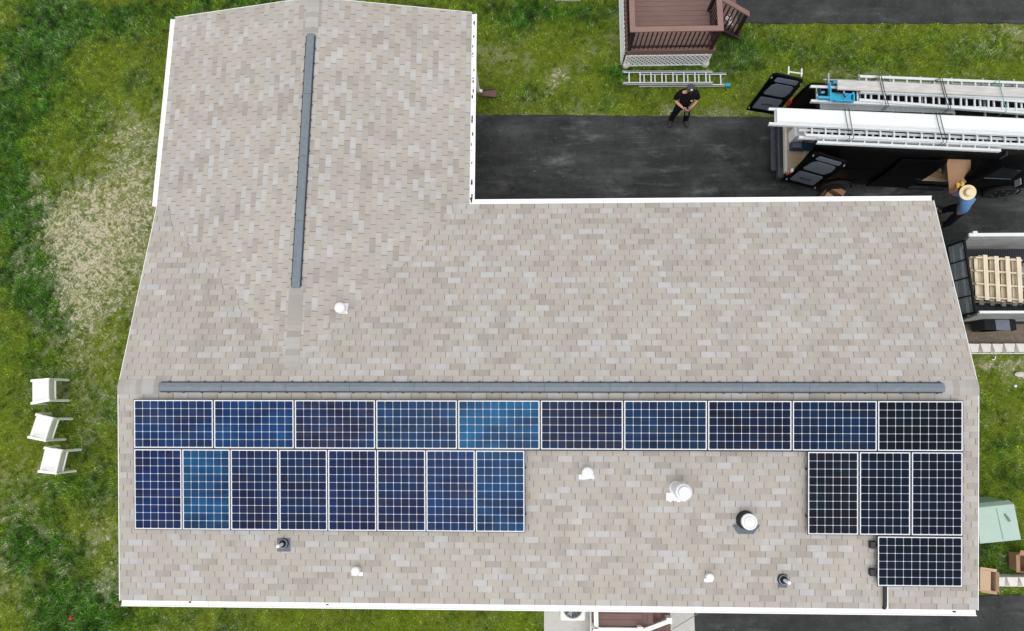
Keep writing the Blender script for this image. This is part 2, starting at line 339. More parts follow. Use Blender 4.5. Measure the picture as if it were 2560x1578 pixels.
M['brown_plastic'] = mat('brown_trough', (.125, .065, .055), .5, 0, .1, 6)
M['grey_metal'] = mat('condenser_grey', (.20, .21, .22), .45, .3, .15, 9)
M['cond_white'] = mat('condenser_cream', (.72, .71, .66), .5, 0, .05, 5)
M['gold'] = mat('yellow_emblem', (.60, .40, .08), .5, 0, .2, 40)
M['stone'] = mat('pale_stone', (.50, .47, .41), .9, 0, .15, 14, bstr=.4)
M['soil'] = mat('gravel_soil', (.16, .125, .09), .95, 0, .35, 5, bstr=.8, bscale=40, dirt=((.30, .27, .21), .6))
M['lawn'] = lawn_mat('lawn_soil'); M['blade'] = blade_mat()
M['bark'] = mat('tyre_black', (.012, .012, .013), .75, 0, .2, 10)
M['rim'] = mat('dark_rim', (.012, .012, .013), .5, 0, .1, 8, spec=.2); M['spoke'] = mat('silver_spoke', (.40, .41, .42), .35, .3, .1, 8)
M['bright_red_lens'] = mat('tail_lamp_red', (.42, .010, .012), .25)
M['lens_white'] = mat('tail_lamp_clear', (.70, .66, .64), .25)
# ------------------------------------------------------------------ lawn fields
def vnoise(x, y, s, seed):
    r = np.random.RandomState(seed); T = r.rand(128, 128); X = x / s + seed * 3.1; Y = y / s + seed * 1.7
    i = np.floor(X).astype(int); j = np.floor(Y).astype(int); fx = X - i; fy = Y - j
    fx = fx*fx*(3-2*fx); fy = fy*fy*(3-2*fy); g = lambda a, b: T[a % 128, b % 128]
    return (g(i, j)*(1-fx)+g(i+1, j)*fx)*(1-fy)+(g(i, j+1)*(1-fx)+g(i+1, j+1)*fx)*fy
def fbm(x, y, s, seed, o=4):
    t = 0; a = .5; n = 0
    for k in range(o): t = t + a*vnoise(x, y, s/2**k, seed+k*7); n += a; a *= .55
    return t/n
DRY = [(330,310,60,45,.75),(290,340,50,40,.4),(345,400,40,60,.75),(250,430,70,60,.55),(180,500,60,50,.75),(195,570,75,60,1.05),(235,625,85,55,.9),(270,700,75,60,.8),(310,560,50,60,.6),
       (190,700,45,50,.6),(170,760,40,30,.4),(230,800,60,50,.35),(320,480,40,40,.6),(78,428,11,20,1.3),(95,476,16,14,1.1),(45,640,11,22,1.1),(130,560,30,30,.6),(110,520,25,18,.45),(250,1240,45,45,.45),(240,1335,40,60,.5),(272,1395,28,30,.7),(15,1350,40,40,.35),(10,1215,30,40,.3),
       (210,1035,18,28,.5),(95,1115,40,28,.4),(60,1440,50,40,.3),(190,860,60,50,.2),(130,940,50,25,.3),(115,1235,30,30,.5),(150,1290,25,20,.5),(240,1430,18,18,.35),
       (20,1230,50,120,.30),(15,1420,50,60,.35),(230,870,70,60,.35),(150,880,40,50,.25),(250,960,40,60,.3),(150,680,30,60,.4),(350,520,25,80,.45),(280,480,60,60,.35),(1170,130,28,16,.7),(1200,140,50,30,.35),(1430,112,26,18,.75),(1410,140,16,14,.5),(1345,175,14,12,.8),(1335,185,16,14,.8),(1318,207,14,12,.7),(1300,228,14,12,.7),(1250,235,26,10,.5),(1385,160,14,12,.5),(1290,160,60,40,.3),(1380,250,30,14,.45),(1480,60,14,40,.45),(1470,100,12,20,.3),
       (1600,262,26,10,.7),(1595,245,14,12,.5),(1700,268,90,10,.65),(1780,262,70,16,.55),(2020,175,60,10,.5),(2080,185,50,10,.55),(2310,176,28,9,.75),(2160,186,30,7,.4),(1720,155,20,10,.4),(1740,190,20,20,.25),(2430,70,30,8,.8),(2380,95,24,14,.5),(2410,120,30,20,.3),(2330,58,60,4,.6),(2440,80,16,16,.6),
       (2400,870,60,12,.9),(2440,885,20,20,.7),(2360,880,30,10,.7),(2410,905,22,10,.5),(2440,1010,22,20,.3),(2400,1010,20,20,.2),(2395,1345,50,10,.4),(2400,1140,20,14,.25)]
LUSH = [(40,300,60,200,.9),(130,190,90,120,.6),(220,70,120,40,.75),(60,60,80,60,.4),(320,30,110,18,.7),(600,0,140,30,.8),(60,560,45,90,.7),(85,700,40,80,.9),(120,800,30,60,.8),(60,900,40,60,.5),(20,480,30,40,.7),(250,640,18,14,.5),(330,620,16,40,.5),
        (60,1270,35,40,1.0),(75,1330,40,40,1.0),(130,1300,25,20,.5),(180,1340,18,14,.5),(170,1440,70,45,1.),(210,1480,90,30,.7),(300,1490,60,20,.5),(130,1470,50,40,.6),(120,1250,20,16,.5),(180,1180,60,30,.35),(240,1000,60,60,.25),(130,1000,60,70,.2),(160,1150,50,20,.5),
        (1230,15,130,22,.9),(1330,50,80,28,.6),(1200,60,50,25,.5),(1460,190,40,50,.45),(1490,140,20,50,.5),(1600,165,130,10,1.),(1770,110,40,50,.5),(1200,225,30,10,.5),(1160,250,20,12,.4),(1460,255,18,12,.5),(1380,35,60,12,.4),
        (1900,120,70,20,.5),(2050,140,80,20,.4),(2200,110,60,20,.3),(2370,130,60,20,.35),(2390,1065,18,16,.8),(2440,960,30,22,.5),(2430,1040,16,24,.5),(2380,1170,40,40,.7),(2400,1330,60,30,.8),(2370,980,24,16,.3),(2300,1480,60,20,.4)]
def blobs(x, y, L):
    t = np.zeros_like(x)
    for a, b, rx, ry, w in L:
        c = at(a, b); qx = (x-c.x)/(rx/91*1.15); qy = (y-c.y)/(ry/91*1.15); t += w*np.exp(-.5*(qx*qx+qy*qy))
    return t
E1, E2 = at(1135, 275), at(1800, 287)     # north edge of the driveway
def edge_y(x): return E1.y + (x-E1.x)*(E2.y-E1.y)/(E2.x-E1.x)
def fields(x, y):
    d = blobs(x, y, DRY); l = blobs(x, y, LUSH)
    strip = np.where((x > 7) & (x < 15.5), np.exp(-((y-edge_y(x))/.10)**2)*.95, 0)
    d = d + strip
    n1 = fbm(x, y, .33, 3, 4); n2 = fbm(x, y, 1.4, 9, 4); n3 = fbm(x, y, .12, 21, 3)
    n4 = fbm(x, y, .10, 61, 2)
    dry = np.clip((d*.95 + (n1-.5)*2.3 + (n3-.5)*2.6 + (n4-.5)*3.0 - .62)*1.7, 0, 1)
    dry = dry*np.clip(d*2.6, 0, 1)
    dry = np.maximum(dry, np.clip((n2-.60)*1.2+(n1-.5)*1.1+(n4-.5)*1.4, 0, .20))
    lush = np.clip(l*.85 + .05 + (n2-.5)*1.3 + (n1-.5)*.9 + (fbm(x, y, .5, 33, 3)-.5)*1.0, 0, 1)
    fields.d = 1-np.exp(-d*.80-np.clip((n2-.40)*1.5, 0, .50)*(1-.6*lush))
    return dry, lush
C_LUSH = np.array((.056, .160, .011)); C_MID = np.array((.182, .262, .016)); C_STRAW = np.array((.50, .455, .33)); C_OL = np.array((.19, .205, .035))
def grasscol(dry, lush, w):
    c = C_MID[None]*(1-lush[:, None]) + C_LUSH[None]*lush[:, None]
    c = c*(1-.45*w[:, None]*(1-lush[:, None])) + C_OL[None]*.45*w[:, None]*(1-lush[:, None])
    return c*(1-dry[:, None]) + C_STRAW[None]*dry[:, None]
# ------------------------------------------------------------------ ground
def attach_col(me, c):
    a = me.color_attributes.new('Col', 'FLOAT_COLOR', 'POINT'); b = np.ones((len(c), 4), np.float32); b[:, :3] = c; a.data.foreach_set('color', b.ravel())
def grid_mesh(name, xs, ys, zf, m, parent=None):
    X, Y = np.meshgrid(xs, ys); nx, ny = len(xs), len(ys); Z = zf(X, Y)
    v = np.stack([X, Y, Z], -1).reshape(-1, 3)
    i = np.arange((ny-1)*nx).reshape(ny-1, nx)[:, :-1].ravel(); f = np.stack([i, i+1, i+nx+1, i+nx], -1)
    me = bpy.data.meshes.new(name); me.vertices.add(len(v)); me.vertices.foreach_set('co', v.ravel().astype(np.float32))
    me.loops.add(f.size); me.loops.foreach_set('vertex_index', f.ravel().astype(np.int32)); me.polygons.add(len(f))
    me.polygons.foreach_set('loop_start', np.arange(0, f.size, 4, dtype=np.int32)); me.update(calc_edges=True); me.materials.append(m)
    me.polygons.foreach_set('use_smooth', np.ones(len(f), bool))
    o = bpy.data.objects.new(name, me); lk(o, parent); return o, v
far = [40, 70, 120, 220, 400]
xs = np.concatenate([[-f for f in far[::-1]], [-25, -16, -12], np.arange(-10, 26, .07), [28, 32], far]); ys = np.concatenate([[-f for f in far[::-1]], [-25, -14, -10], np.arange(-8, 14.5, .07), [16, 22, 30], far])
gnd, gv = grid_mesh('ground', xs, ys, lambda X, Y: (fbm(X, Y, 1.6, 5, 3)-.5)*.03 - .022, M['lawn'])
dr, lu = fields(gv[:, 0], gv[:, 1]); wv = fbm(gv[:, 0], gv[:, 1], .9, 44, 3)
attach_col(gnd.data, grasscol(np.clip(dr*.25, 0, 1), lu, wv)*.62); _a = gnd.data.attributes.new('dryness', 'FLOAT', 'POINT'); _a.data.foreach_set('value', fields.d.astype(np.float32)); tag(gnd, kind='structure')
def sheet(name, pts, z, m, t=.06):
    mb = MB(); mb.prism([(p[0], p[1]) for p in pts], z-t, z); o = mb.build(name, m); return tag(o, kind='structure')
def jag(a, b, n, amp, seed):
    r = random.Random(seed); out = []
    for i in range(n+1):
        t = i/n; out.append((a[0]+(b[0]-a[0])*t + (r.random()-.5)*amp*.3, a[1]+(b[1]-a[1])*t + (r.random()-.5)*amp))
    return out
DZ = .012
north = jag((23.5, edge_y(14.6)-.1), (6.4, edge_y(6.4)), 90, .035, 4)
sheet('driveway', [(6.4, 3.2), (19.0, 3.2), (19.0, 1.75), (24.5, 1.75), (24.5, 7.3)] + north, DZ, M['asphalt'])
a0 = at(1785, 55); a1 = at(2453, 57)
sheet('lane', jag((a1.x+3, a1.y-.05), (a0.x-.3, a0.y), 60, .05, 8) + [(a0.x-.5, 16), (a1.x+3, 16)], DZ, M['asphalt2'])
sheet('parking_pad', [(12.46, -9.5), (26, -9.5), (26, -4.86), (19.9, -4.9), (18.9, -4.95), (17.3, -4.4), (12.46, -4.4)], DZ, M['asphalt2'])
sheet('gravel_strip', [(18.9, 1.755), (25, 1.755), (25, 1.15), (19.0, 1.15)][::-1], .008, M['soil'])
sheet('concrete_pad', [(8.78, -9), (9.90, -9), (9.90, -4.2), (8.78, -4.2)], .03, M['concrete'])
sheet('concrete_walk', [(9.905, -9), (12.455, -9), (12.455, -4.2), (9.905, -4.2)], .032, M['concrete'])
sheet('concrete_slab', [(9.2, 11.26), (9.95, 11.24), (9.95, 13), (9.2, 13)], .03, M['concrete'])
# ------------------------------------------------------------------ grass
def inside_paved(x, y):
    p = (x > 6.9) & (y > 1.75) & (y < edge_y(x)-.02+(vnoise(x, y, .12, 2)-.5)*.07)
    p |= (x > a0.x-.45) & (y > a0.y+.02-(x-a0.x)*.02+(vnoise(x, y, .12, 2)-.5)*.10)
    p |= (x > 12.45) & (y < -4.88)
    p |= (x > 8.78) & (x < 12.5) & (y < -4.2)
    p |= (x > 18.6) & (y > 1.0) & (y < 1.8)
    p |= (x > .2) & (x < 17.1) & (y > -4.15) & (y < 3.85); p |= (x > .2) & (x < 6.85) & (y > 3.8) & (y < 8.6)
    p |= (x > 11.3) & (x < 13.5) & (y > 9.3)
    p |= (x > 9.2) & (x < 9.95) & (y > 11.25)
    p |= (x > 19.7) & (x < 24) & (y > -4.72) & (y < -4.38)
    return p
def make_grass():
    n = 330000
    x = RNG.uniform(-8.6, 23.6, n*3); y = RNG.uniform(-6.8, 12.6, n*3)
    k = ~inside_paved(x, y); x = x[k]; y = y[k]
    dry, lush = fields(x, y); keep = RNG.rand(len(x)) < (.95-.70*dry-.15*np.clip(fields.d, 0, 1)); x, y, dry, lush = [q[keep] for q in (x, y, dry, lush)]
    n = len(x)
    h = (.030+.045*lush+.015*RNG.rand(n))*(1-.55*dry); w = .0045+.0065*RNG.rand(n)+.004*lush
    a = RNG.uniform(0, 2*np.pi, n); tl = RNG.uniform(.5, 1.3, n)*h; b = a+RNG.uniform(-1, 1, n)
    lift = (fbm(x, y, 1.6, 5, 3)-.5)*.03-.022
    z0 = np.zeros(n)+lift-.004
    P = np.empty((n, 3, 3), np.float32)
    P[:, 0] = np.stack([x-np.sin(a)*w, y+np.cos(a)*w, z0], -1); P[:, 1] = np.stack([x+np.sin(a)*w, y-np.cos(a)*w, z0], -1)
    P[:, 2] = np.stack([x+np.cos(b)*tl*1.2, y+np.sin(b)*tl*1.2, z0+h], -1)
    wv = fbm(x, y, .9, 44, 3); d2 = np.clip(dry*(RNG.rand(n) < .72)+(RNG.rand(n) < .07)*.7*RNG.rand(n), 0, 1)
    mic = np.clip(1.05+2.6*(fbm(x, y, .11, 71, 3)-.5)+1.1*(fbm(x, y, .32, 75, 2)-.5), .22, 2.1)
    c = grasscol(d2, lush, wv)*((.60+.95*RNG.rand(n)**1.5)*mic)[:, None]
    sp = RNG.rand(n) < .0005; c[sp] = (.62, .64, .50); P[sp, 2, 2] += .01
    me = bpy.data.meshes.new('grass'); me.vertices.add(n*3); me.vertices.foreach_set('co', P.ravel())
    me.loops.add(n*3); me.loops.foreach_set('vertex_index', np.arange(n*3, dtype=np.int32)); me.polygons.add(n)
    me.polygons.foreach_set('loop_start', np.arange(0, n*3, 3, dtype=np.int32)); me.update(calc_edges=True); me.materials.append(M['blade'])
    attach_col(me, np.repeat(c, 3, 0)); o = bpy.data.objects.new('grass', me); lk(o)
    tag(o, 'patchy lawn grass, lush green to dry straw', 'grass', kind='stuff')
make_grass()
# ------------------------------------------------------------------ house
XL, XR, HZ, PI_ = -.074, 17.348, 3.4956, .1604
LF, LB = 4.4289, 4.1664
YF, ZF = -LF*math.cos(PI_), HZ-LF*math.sin(PI_); YB, ZB = LB*math.cos(PI_), HZ-LB*math.sin(PI_)
WI, WY = 7.087, 8.868; WX = (XL+WI)/2; HW = HZ-.048
YM = (HZ-HW)/math.tan(PI_)               # where the wing ridge dies into the back slope
house = empty('house', 'single-storey L-shaped house with tan shingle roof and white gutters', 'house', (8.6, 0, 0))
def hp(mb, name, m, parent=house, **k):
    o = mb.build(name, m, parent, **k)
    if parent is house: o.location = (-8.6, 0, 0)
    return o
def roof():
    V = {}; fl = []
    front = [(XL, YF, ZF), (XR, YF, ZF), (XR, 0, HZ), (XL, 0, HZ)]
    back = [(XL, 0, HZ), (XR, 0, HZ), (XR, YB, ZB), (WI, YB, ZB), (WX, YM, HW), (XL, YB, ZB)]
    ww = [(XL, YB, ZB), (WX, YM, HW), (WX, WY, HW), (XL, WY, ZB)]
    we = [(WX, YM, HW), (WI, YB, ZB), (WI, WY, ZB), (WX, WY, HW)]
    me = bpy.data.meshes.new('roof'); vs = []; fs = []; uvs = []
    cw = math.cos(math.atan2(HW-ZB, WX-XL))
    def add(poly, uvf):
        n = len(vs); vs.extend(poly); fs.append(tuple(range(n, n+len(poly)))); uvs.extend([uvf(p) for p in poly])
    add(front, lambda p: (p[0]-XL, (p[1]-YF)/math.cos(PI_)+.003))
    add(back, lambda p: (p[0]-XL+31.7, (YB-p[1])/math.cos(PI_)+12.7+.003))
    add(ww, lambda p: (p[1]+60.1, (p[0]-XL)/cw+25.4+.003))
    add(we, lambda p: (p[1]+90.4, (WI-p[0])/cw+38.1+.003))
    t = .045
    # underside and edges
    loop = [(XL, YF, ZF), (XR, YF, ZF), (XR, 0, HZ), (XR, YB, ZB), (WI, YB, ZB), (WI, WY, ZB), (WX, WY, HW), (XL, WY, ZB), (XL, YB, ZB), (XL, 0, HZ)]
    for i in range(len(loop)):
        a, b = loop[i], loop[(i+1) % len(loop)]
        add([(a[0], a[1], a[2]-t), (b[0], b[1], b[2]-t), b, a], lambda p: (p[0]*.7+p[1]*.7, p[2]*.1+.05))
    me.from_pydata(vs, [], fs); ul = me.uv_layers.new(name='UVMap'); ul.data.foreach_set('uv', np.array(uvs, np.float32).ravel()); me.materials.append(M['shingle'])
    o = bpy.data.objects.new('roof', me); lk(o, house); o.location = (-8.6, 0, 0); return o
rf = roof()
def valley_laps():
    r = random.Random(5); vs = []; fs = []; uvs = []; c = math.cos(PI_)
    for side in (1, -1):
        xe = WI if side > 0 else XL
        xv = lambda y: WX+(xe-WX)*(y-YM)/(YB-YM)
        for k_ in range(1, 32):
            v0, v1 = (k_-1)*.127, k_*.127; y0, y1 = YB-v0*c, YB-v1*c
            if y1 < YM+.1: break
            e = (.04, .30, .14, .22)[k_ % 4]+r.random()*.12; n = len(vs)
            for (x_, y_) in ((xv(y0), y0), (xv(y0)-side*min(e, abs(xv(y0)-WX)), y0), (xv(y0)-side*min(e, abs(xv(y0)-WX)), y1), (xv(y1), y1)):
                vs.append((x_, y_, HW-abs(x_-WX)*(HW-ZB)/(WX-XL)+.003+.0006*(k_ % 3))); uvs.append((x_-XL+31.7, (YB-y_)/c+12.703))
            fs.append((n, n+1, n+2, n+3))
    me = bpy.data.meshes.new('valley_shingles'); me.from_pydata(vs, [], fs); ul = me.uv_layers.new(name='UVMap'); ul.data.foreach_set('uv', np.array(uvs, np.float32).ravel()); me.materials.append(M['shingle'])
    bm = bmesh.new(); bm.from_mesh(me); bmesh.ops.recalc_face_normals(bm, faces=bm.faces)
    for f in bm.faces:
        if f.normal.z < 0: f.normal_flip()
    bm.to_mesh(me); bm.free(); o = bpy.data.objects.new('valley_shingles', me); lk(o, rf)
valley_laps()
# deck board under the shingles (closes the slab) and walls
mb = MB()
for poly in ([(XL, YF, ZF), (XR, YF, ZF), (XR, 0, HZ), (XL, 0, HZ)], [(XL, 0, HZ), (XR, 0, HZ), (XR, YB, ZB), (WI, YB, ZB), (WX, YM, HW), (XL, YB, ZB)],
             [(XL, YB, ZB), (WX, YM, HW), (WX, WY, HW), (XL, WY, ZB)], [(WX, YM, HW), (WI, YB, ZB), (WI, WY, ZB), (WX, WY, HW)]):
    mb.add([(p[0], p[1], p[2]-.047) for p in poly], [tuple(range(len(poly)))[::-1]])
hp(mb, 'soffit', M['white'])
ov = .32
mb = MB()
x0, x1, y0, y1 = XL+ov, XR-ov, YF+ov, YB-ov
zt = lambda y: HZ-abs(y)*math.tan(PI_)-.06
mb.add([(x0,y0,0),(x1,y0,0),(x1,y1,0),(x0,y1,0),(x0,y0,zt(y0)),(x1,y0,zt(y0)),(x1,y1,zt(y1)),(x0,y1,zt(y1)),(x0,0,zt(0)),(x1,0,zt(0))],
       [(0,1,5,4),(1,2,6,9,5),(2,3,7,6),(3,0,4,8,7)])
wx0, wx1, wy1 = XL+ov, WI-ov, WY-ov
zw = ZB+ov*(HW-ZB)/(WX-XL)-.06
mb.add([(wx0,y1-.02,0),(wx1,y1-.02,0),(wx1,wy1,0),(wx0,wy1,0),(wx0,y1-.02,zw),(wx1,y1-.02,zw),(wx1,wy1,zw),(wx0,wy1,zw),(WX,wy1,HW-.06)],
       [(1,2,6,5),(2,3,7,8,6),(3,0,4,7)])
hp(mb, 'wall', M['siding'])
def house_window(x, y, z, w, h, ax):
    f = MB(); g = MB()
    def bx(mb, a0_, a1_, z0, z1, d0, d1):
        if ax == 'x': mb.box(a0_, a1_, y+d0, y+d1, z0, z1)
        else: mb.box(x+d0, x+d1, a0_, a1_, z0, z1)
    c = x if ax == 'x' else y; s_ = .05
    for (a, b, e, g_) in ((c-w/2-s_, c+w/2+s_, z-s_, z), (c-w/2-s_, c+w/2+s_, z+h, z+h+s_), (c-w/2-s_, c-w/2, z, z+h), (c+w/2, c+w/2+s_, z, z+h), (c-w/2, c+w/2, z+h/2-.02, z+h/2+.02)):
        bx(f, a, b, e, g_, -.03, .03)
    bx(g, c-w/2, c+w/2, z, z+h, -.012, .012)
    fo = hp(f, 'window', M['white']); hp(g, 'pane', M['glass'], fo)
for xx in (2.2, 5.2, 14.2): house_window(xx, y0, 1.25, 1.1, 1.1, 'x')
for xx in (9.5, 13.5): house_window(xx, y1, 1.25, 1.1, 1.1, 'x')
house_window(wx1, 6.2, 1.25, 1.1, 1.1, 'y'); house_window(x0, -1.8, 1.25, 1.1, 1.1, 'y')
# fascia, gutters with drip edge and a little leaf litter
def gutter(a, b, out, z, debris=0, seed=1):
    a, b, o = Vector(a), Vector(b), Vector(out); mb = MB(); w = .118
    prof = [(.0, -.012), (.0, -.10), (w*.8, -.10), (w, -.05), (w, -.004), (w-.016, -.004), (w-.016, -.022), (w*.72, -.024), (.004, -.024)]
    n = len(prof); vs = [a+o*p+Vector((0, 0, z+q)) for p, q in prof]+[b+o*p+Vector((0, 0, z+q)) for p, q in prof]
    mb.add(vs, [(i, (i+1) % n, n+(i+1) % n, n+i) for i in range(n)]+[tuple(range(n))[::-1], tuple(range(n, 2*n))])
    g = hp(mb, 'gutter', M['gutter_in'])
    d = (b-a).normalized(); L = (b-a).length; s_ = 0.6; hg = None
    while s_ < L:                    # hanger straps across the trough
        p = d*s_
        if hg is None: mb = MB(); q_ = a+Vector((0, 0, z-.012)); mb.bar(q_+o*.004, q_+o*(w-.004), .022, .004); hg = mb.build('hanger', M['white'], g); h_ = hg
        else: h_ = hg.copy(); COL.objects.link(h_)
        h_.location = p; s_ += .61
    if debris:
        r = random.Random(seed); mb = MB()
        for k_ in range(debris):
            t_ = L*(.02+.96*r.random()**(2.2 if debris > 20 else 1)); p = a+d*t_+o*(.03+.035*r.random())+Vector((0, 0, z-.023))
            mb.lathe([(.002, 0), (.008+.012*r.random(), .002), (.003, .008)], p, 6, Matrix.Diagonal((1+3*r.random()*abs(d.x), 1+3*r.random()*abs(d.y), 1)))
        tag(hp(mb, 'leaf_litter', M['bark'], g), kind='stuff')
    mb = MB(); mb.bar(a+Vector((0, 0, z-.09))-o*.012, b+Vector((0, 0, z-.09))-o*.012, .018, .15); hp(mb, 'fascia', M['white'])
    return g
gutter((XL+.03, YF, 0), (XR-.03, YF, 0), (0, -1, 0), ZF-.01, 3, 3)
gutter((WI+.118, YB, 0), (XR-.02, YB, 0), (0, 1, 0), ZB-.01, 0, 4)
gutter((WI, YB+.0, 0), (WI, WY-.03, 0), (1, 0, 0), ZB-.01, 34, 5)
gutter((XL, YB+.02, 0), (XL, WY-.03, 0), (-1, 0, 0), ZB-.01, 0, 6)
# rake drip edges
for (a, b) in (((XL, YF, ZF), (XL, 0, HZ)), ((XL, 0, HZ), (XL, YB, ZB)), ((XR, YF, ZF), (XR, 0, HZ)), ((XR, 0, HZ), (XR, YB, ZB)), ((XL, WY, ZB), (WX, WY, HW)), ((WI, WY, ZB), (WX, WY, HW))):
    a, b = Vector(a), Vector(b); o = Vector((-.007 if a.x == XL and b.x == XL else .007 if a.x == XR else 0, .007 if a.y == WY else 0, -.05)); mb = MB(); mb.bar(a+o, b+o, .012, .10); hp(mb, 'rake_trim', M['white'])
# ridge caps: overlapping folded shingles
def caps(a, b, sa, sb, w, step=.127, seed=2):
    a, b = Vector(a), Vector(b); d = (b-a).normalized(); L = (b-a).length; n = int(L/step); mb = MB(); side = Vector((-d.y, d.x, 0)); r = random.Random(seed)
    for i in range(n+1):
        s0 = i*step; s1 = min(s0+step+.012, L); z0, z1 = .010, .004
        if s1-s0 < .02: continue
        p0 = a+d*s0; p1 = a+d*s1; j = (r.random()-.5)*.006
        q = [p0+side*w+Vector((0,0,-sa*w+z0)), p0+Vector((0,0,z0+.004)), p0-side*w+Vector((0,0,-sb*w+z0)), p1-side*(w+j)+Vector((0,0,-sb*w+z1)), p1+Vector((0,0,z1+.004)), p1+side*(w+j)+Vector((0,0,-sa*w+z1))]
        t = Vector((0, 0, -.012))
        mb.add(q+[x_+t for x_ in q], [(0,1,4,5),(1,2,3,4),(6,7,1,0),(7,8,2,1),(8,9,3,2),(11,6,0,5)])
    return hp(mb, 'ridge_cap', M['cap'])
tp = math.tan(PI_); tw = (HW-ZB)/(WX-XL)
caps((XL-.004, 0, HZ), (.80, 0, HZ), tp, tp, .15); caps((XR+.004, 0, HZ), (16.6, 0, HZ), tp, tp, .15)
caps((WX, YM-.02, HW), (WX, 2.12, HW), tw, tw, .15, seed=5); caps((WX, WY+.004, HW), (WX, 7.9, HW), tw, tw, .15, seed=6)
# ridge vents
def ridge_vent(a, b, z, slope, seed):
    a, b = Vector(a), Vector(b); d = (b-a).normalized(); side = Vector((-d.y, d.x, 0)); L = (b-a).length
    mb = MB(); w = .088; prof = [(-w, -slope*w+.004), (-w, -slope*w+.034), (-w*.86, -slope*w*.8+.044), (-.0, .050), (w*.86, -slope*w*.8+.044), (w, -slope*w+.034), (w, -slope*w+.004)]
    n = len(prof); ns = max(2, int(L/1.22)); vs = []
    for i in range(ns+1):
        p = a+d*(L*i/ns); vs += [p+side*q+Vector((0, 0, z+h)) for q, h in prof]
    mb.add(vs, [(i*n+k_, i*n+k_+1, (i+1)*n+k_+1, (i+1)*n+k_) for i in range(ns) for k_ in range(n-1)]+[tuple(range(n)), tuple(ns*n+k_ for k_ in range(n))[::-1]])
    v = hp(mb, 'ridge_vent', M['vent_grey'])
    mb = MB(); r = random.Random(seed)
    for sg in (-1, 1):
        off = side*sg*(w+.011)+Vector((0, 0, z-slope*w+.010)); mb.bar(a+off+d*.03, b+off-d*.03, .022, .016)
        s_ = .2
        while s_ < L:
            p = a+d*s_+side*sg*(w+.022)+Vector((0, 0, z-slope*w+.012)); mb.bar(p-d*.02, p+d*.02, .03, .018); s_ += .30+.1*r.random()
    hp(mb, 'vent_edge', M['vent_dark'], v)
    mb = MB()
    for i in range(1, ns):
        p = a+d*(L*i/ns)+Vector((0, 0, z)); 
        for sg in (-1, 1): mb.bar(p+Vector((0, 0, .0515)), p+side*sg*w*.86+Vector((0, 0, -slope*w*.8+.0455)), .006, .002)
    hp(mb, 'vent_seam', M['vent_dark'], v); return v
ridge_vent((.80, 0, 0), (16.66, 0, 0), HZ, tp, 1); ridge_vent((WX+.0, 2.08, 0), (WX, 7.93, 0), HW, tw, 2)
def sz(y): return HZ-abs(y)*tp
SL = Matrix.Rotation(PI_, 4, 'X')
def roof_vent(x, y, r, h, label, plate=.16, pd=.11, shaft=None, on_wing=False, cone=False):
    z = HW-(x-WX)*tw if on_wing else sz(y)
    RM = Matrix.Rotation(math.atan(tw), 4, 'Y') if on_wing else SL
    Mx = Matrix.Translation((x, y, z+.006)) @ RM
    mb = MB(); pr = random.Random(int(x*10)); pl = []
    if on_wing: pl = [(-.05, -plate*.8), (plate*.95, -plate*.75), (plate*.85, -plate*.3), (plate*.95, plate*.3), (plate*1.0, plate*.85), (-.05, plate*.8)]
    else:
        pl = [(-plate, -pd*.35), (-plate, -pd)]+[(-plate+2*plate*i/12, -pd*(.92+.16*pr.random())) for i in range(1, 12)]+[(plate, -pd), (plate, -pd*.35)]
    mb.prism(pl, 0, .006, Mx); base_ = hp(mb, 'roof_vent', M['galv']); tag(base_, label)
    sr = shaft or r*.62
    mb = MB(); mb.lathe([(sr*1.25, .0), (sr*1.2, .03), (sr, .05), (sr, h*.8)], (x, y, z-.01), 24); hp(mb, 'pipe', M['galv'], base_)
    mb = MB()
    prof = [(sr*.9, h*.70), (r*.96, h*.70), (r, h*.74), (r, h*.86), (r*.93, h*.93)]
    if cone: prof += [(r*.72, h*.95), (r*.72, h*1.02), (r*.66, h*1.05), (.01, h*1.07)]
    else: prof += [(r*.6, h), (.01, h*1.03)]
    mb.lathe(prof, (x, y, z), 32); hp(mb, 'cap', M['galv'], base_)
roof_vent(9.58, -1.69, .118, .28, 'round white vent cap with narrow plate, left of the big white flue', .155, .15)
roof_vent(11.38, -2.00, .165, .66, 'tall white flue with stepped round cap and ragged base plate', .20, .27, .115, cone=True)
roof_vent(4.90, -3.69, .088, .17, 'small white dome vent near the front gutter on the left', .12, .13)
roof_vent(12.02, -3.755, .082, .15, 'small white dome vent near the front gutter on the right', .085, .12)
roof_vent(4.45, 1.66, .112, .17, 'white round vent cap on the wing slope below the ridge', .14, on_wing=True)
# flue with dark collar and ribbed apron
x, y = 12.76, -2.62; z = sz(y); Mx = Matrix.Translation((x, y, z+.006)) @ SL
mb = MB(); mb.prism([(-.26, -.115), (-.15, -.29), (.16, -.29), (.29, -.115)], 0, .008, Mx)
b_ = hp(mb, 'roof_vent', M['flash']); tag(b_, 'white round cap in a black collar on a slate ribbed flashing')
mb = MB()
for i in range(11):
    a = math.pi*(1.14+.72*i/10); mb.bar(Mx @ Vector((.19*math.cos(a), .19*math.sin(a), .012)), Mx @ Vector((.262*math.cos(a), .262*math.sin(a), .012)), .007, .008)
hp(mb, 'rib', M['vent_grey'], b_)
mb = MB(); mb.lathe([(.19, -.02), (.18, .04), (.165, .12), (.12, .14)], (x-.0, y, z), 32); hp(mb, 'collar', M['black'], b_)
mb = MB(); mb.lathe([(.10, .1), (.10, .22), (.155, .22), (.158, .25), (.15, .27), (.125, .275), (.12, .262), (.10, .262), (.095, .285), (.05, .29), (.045, .30), (.01, .305)], (x-.01, y, z), 32); hp(mb, 'cap', M['galv'], b_)
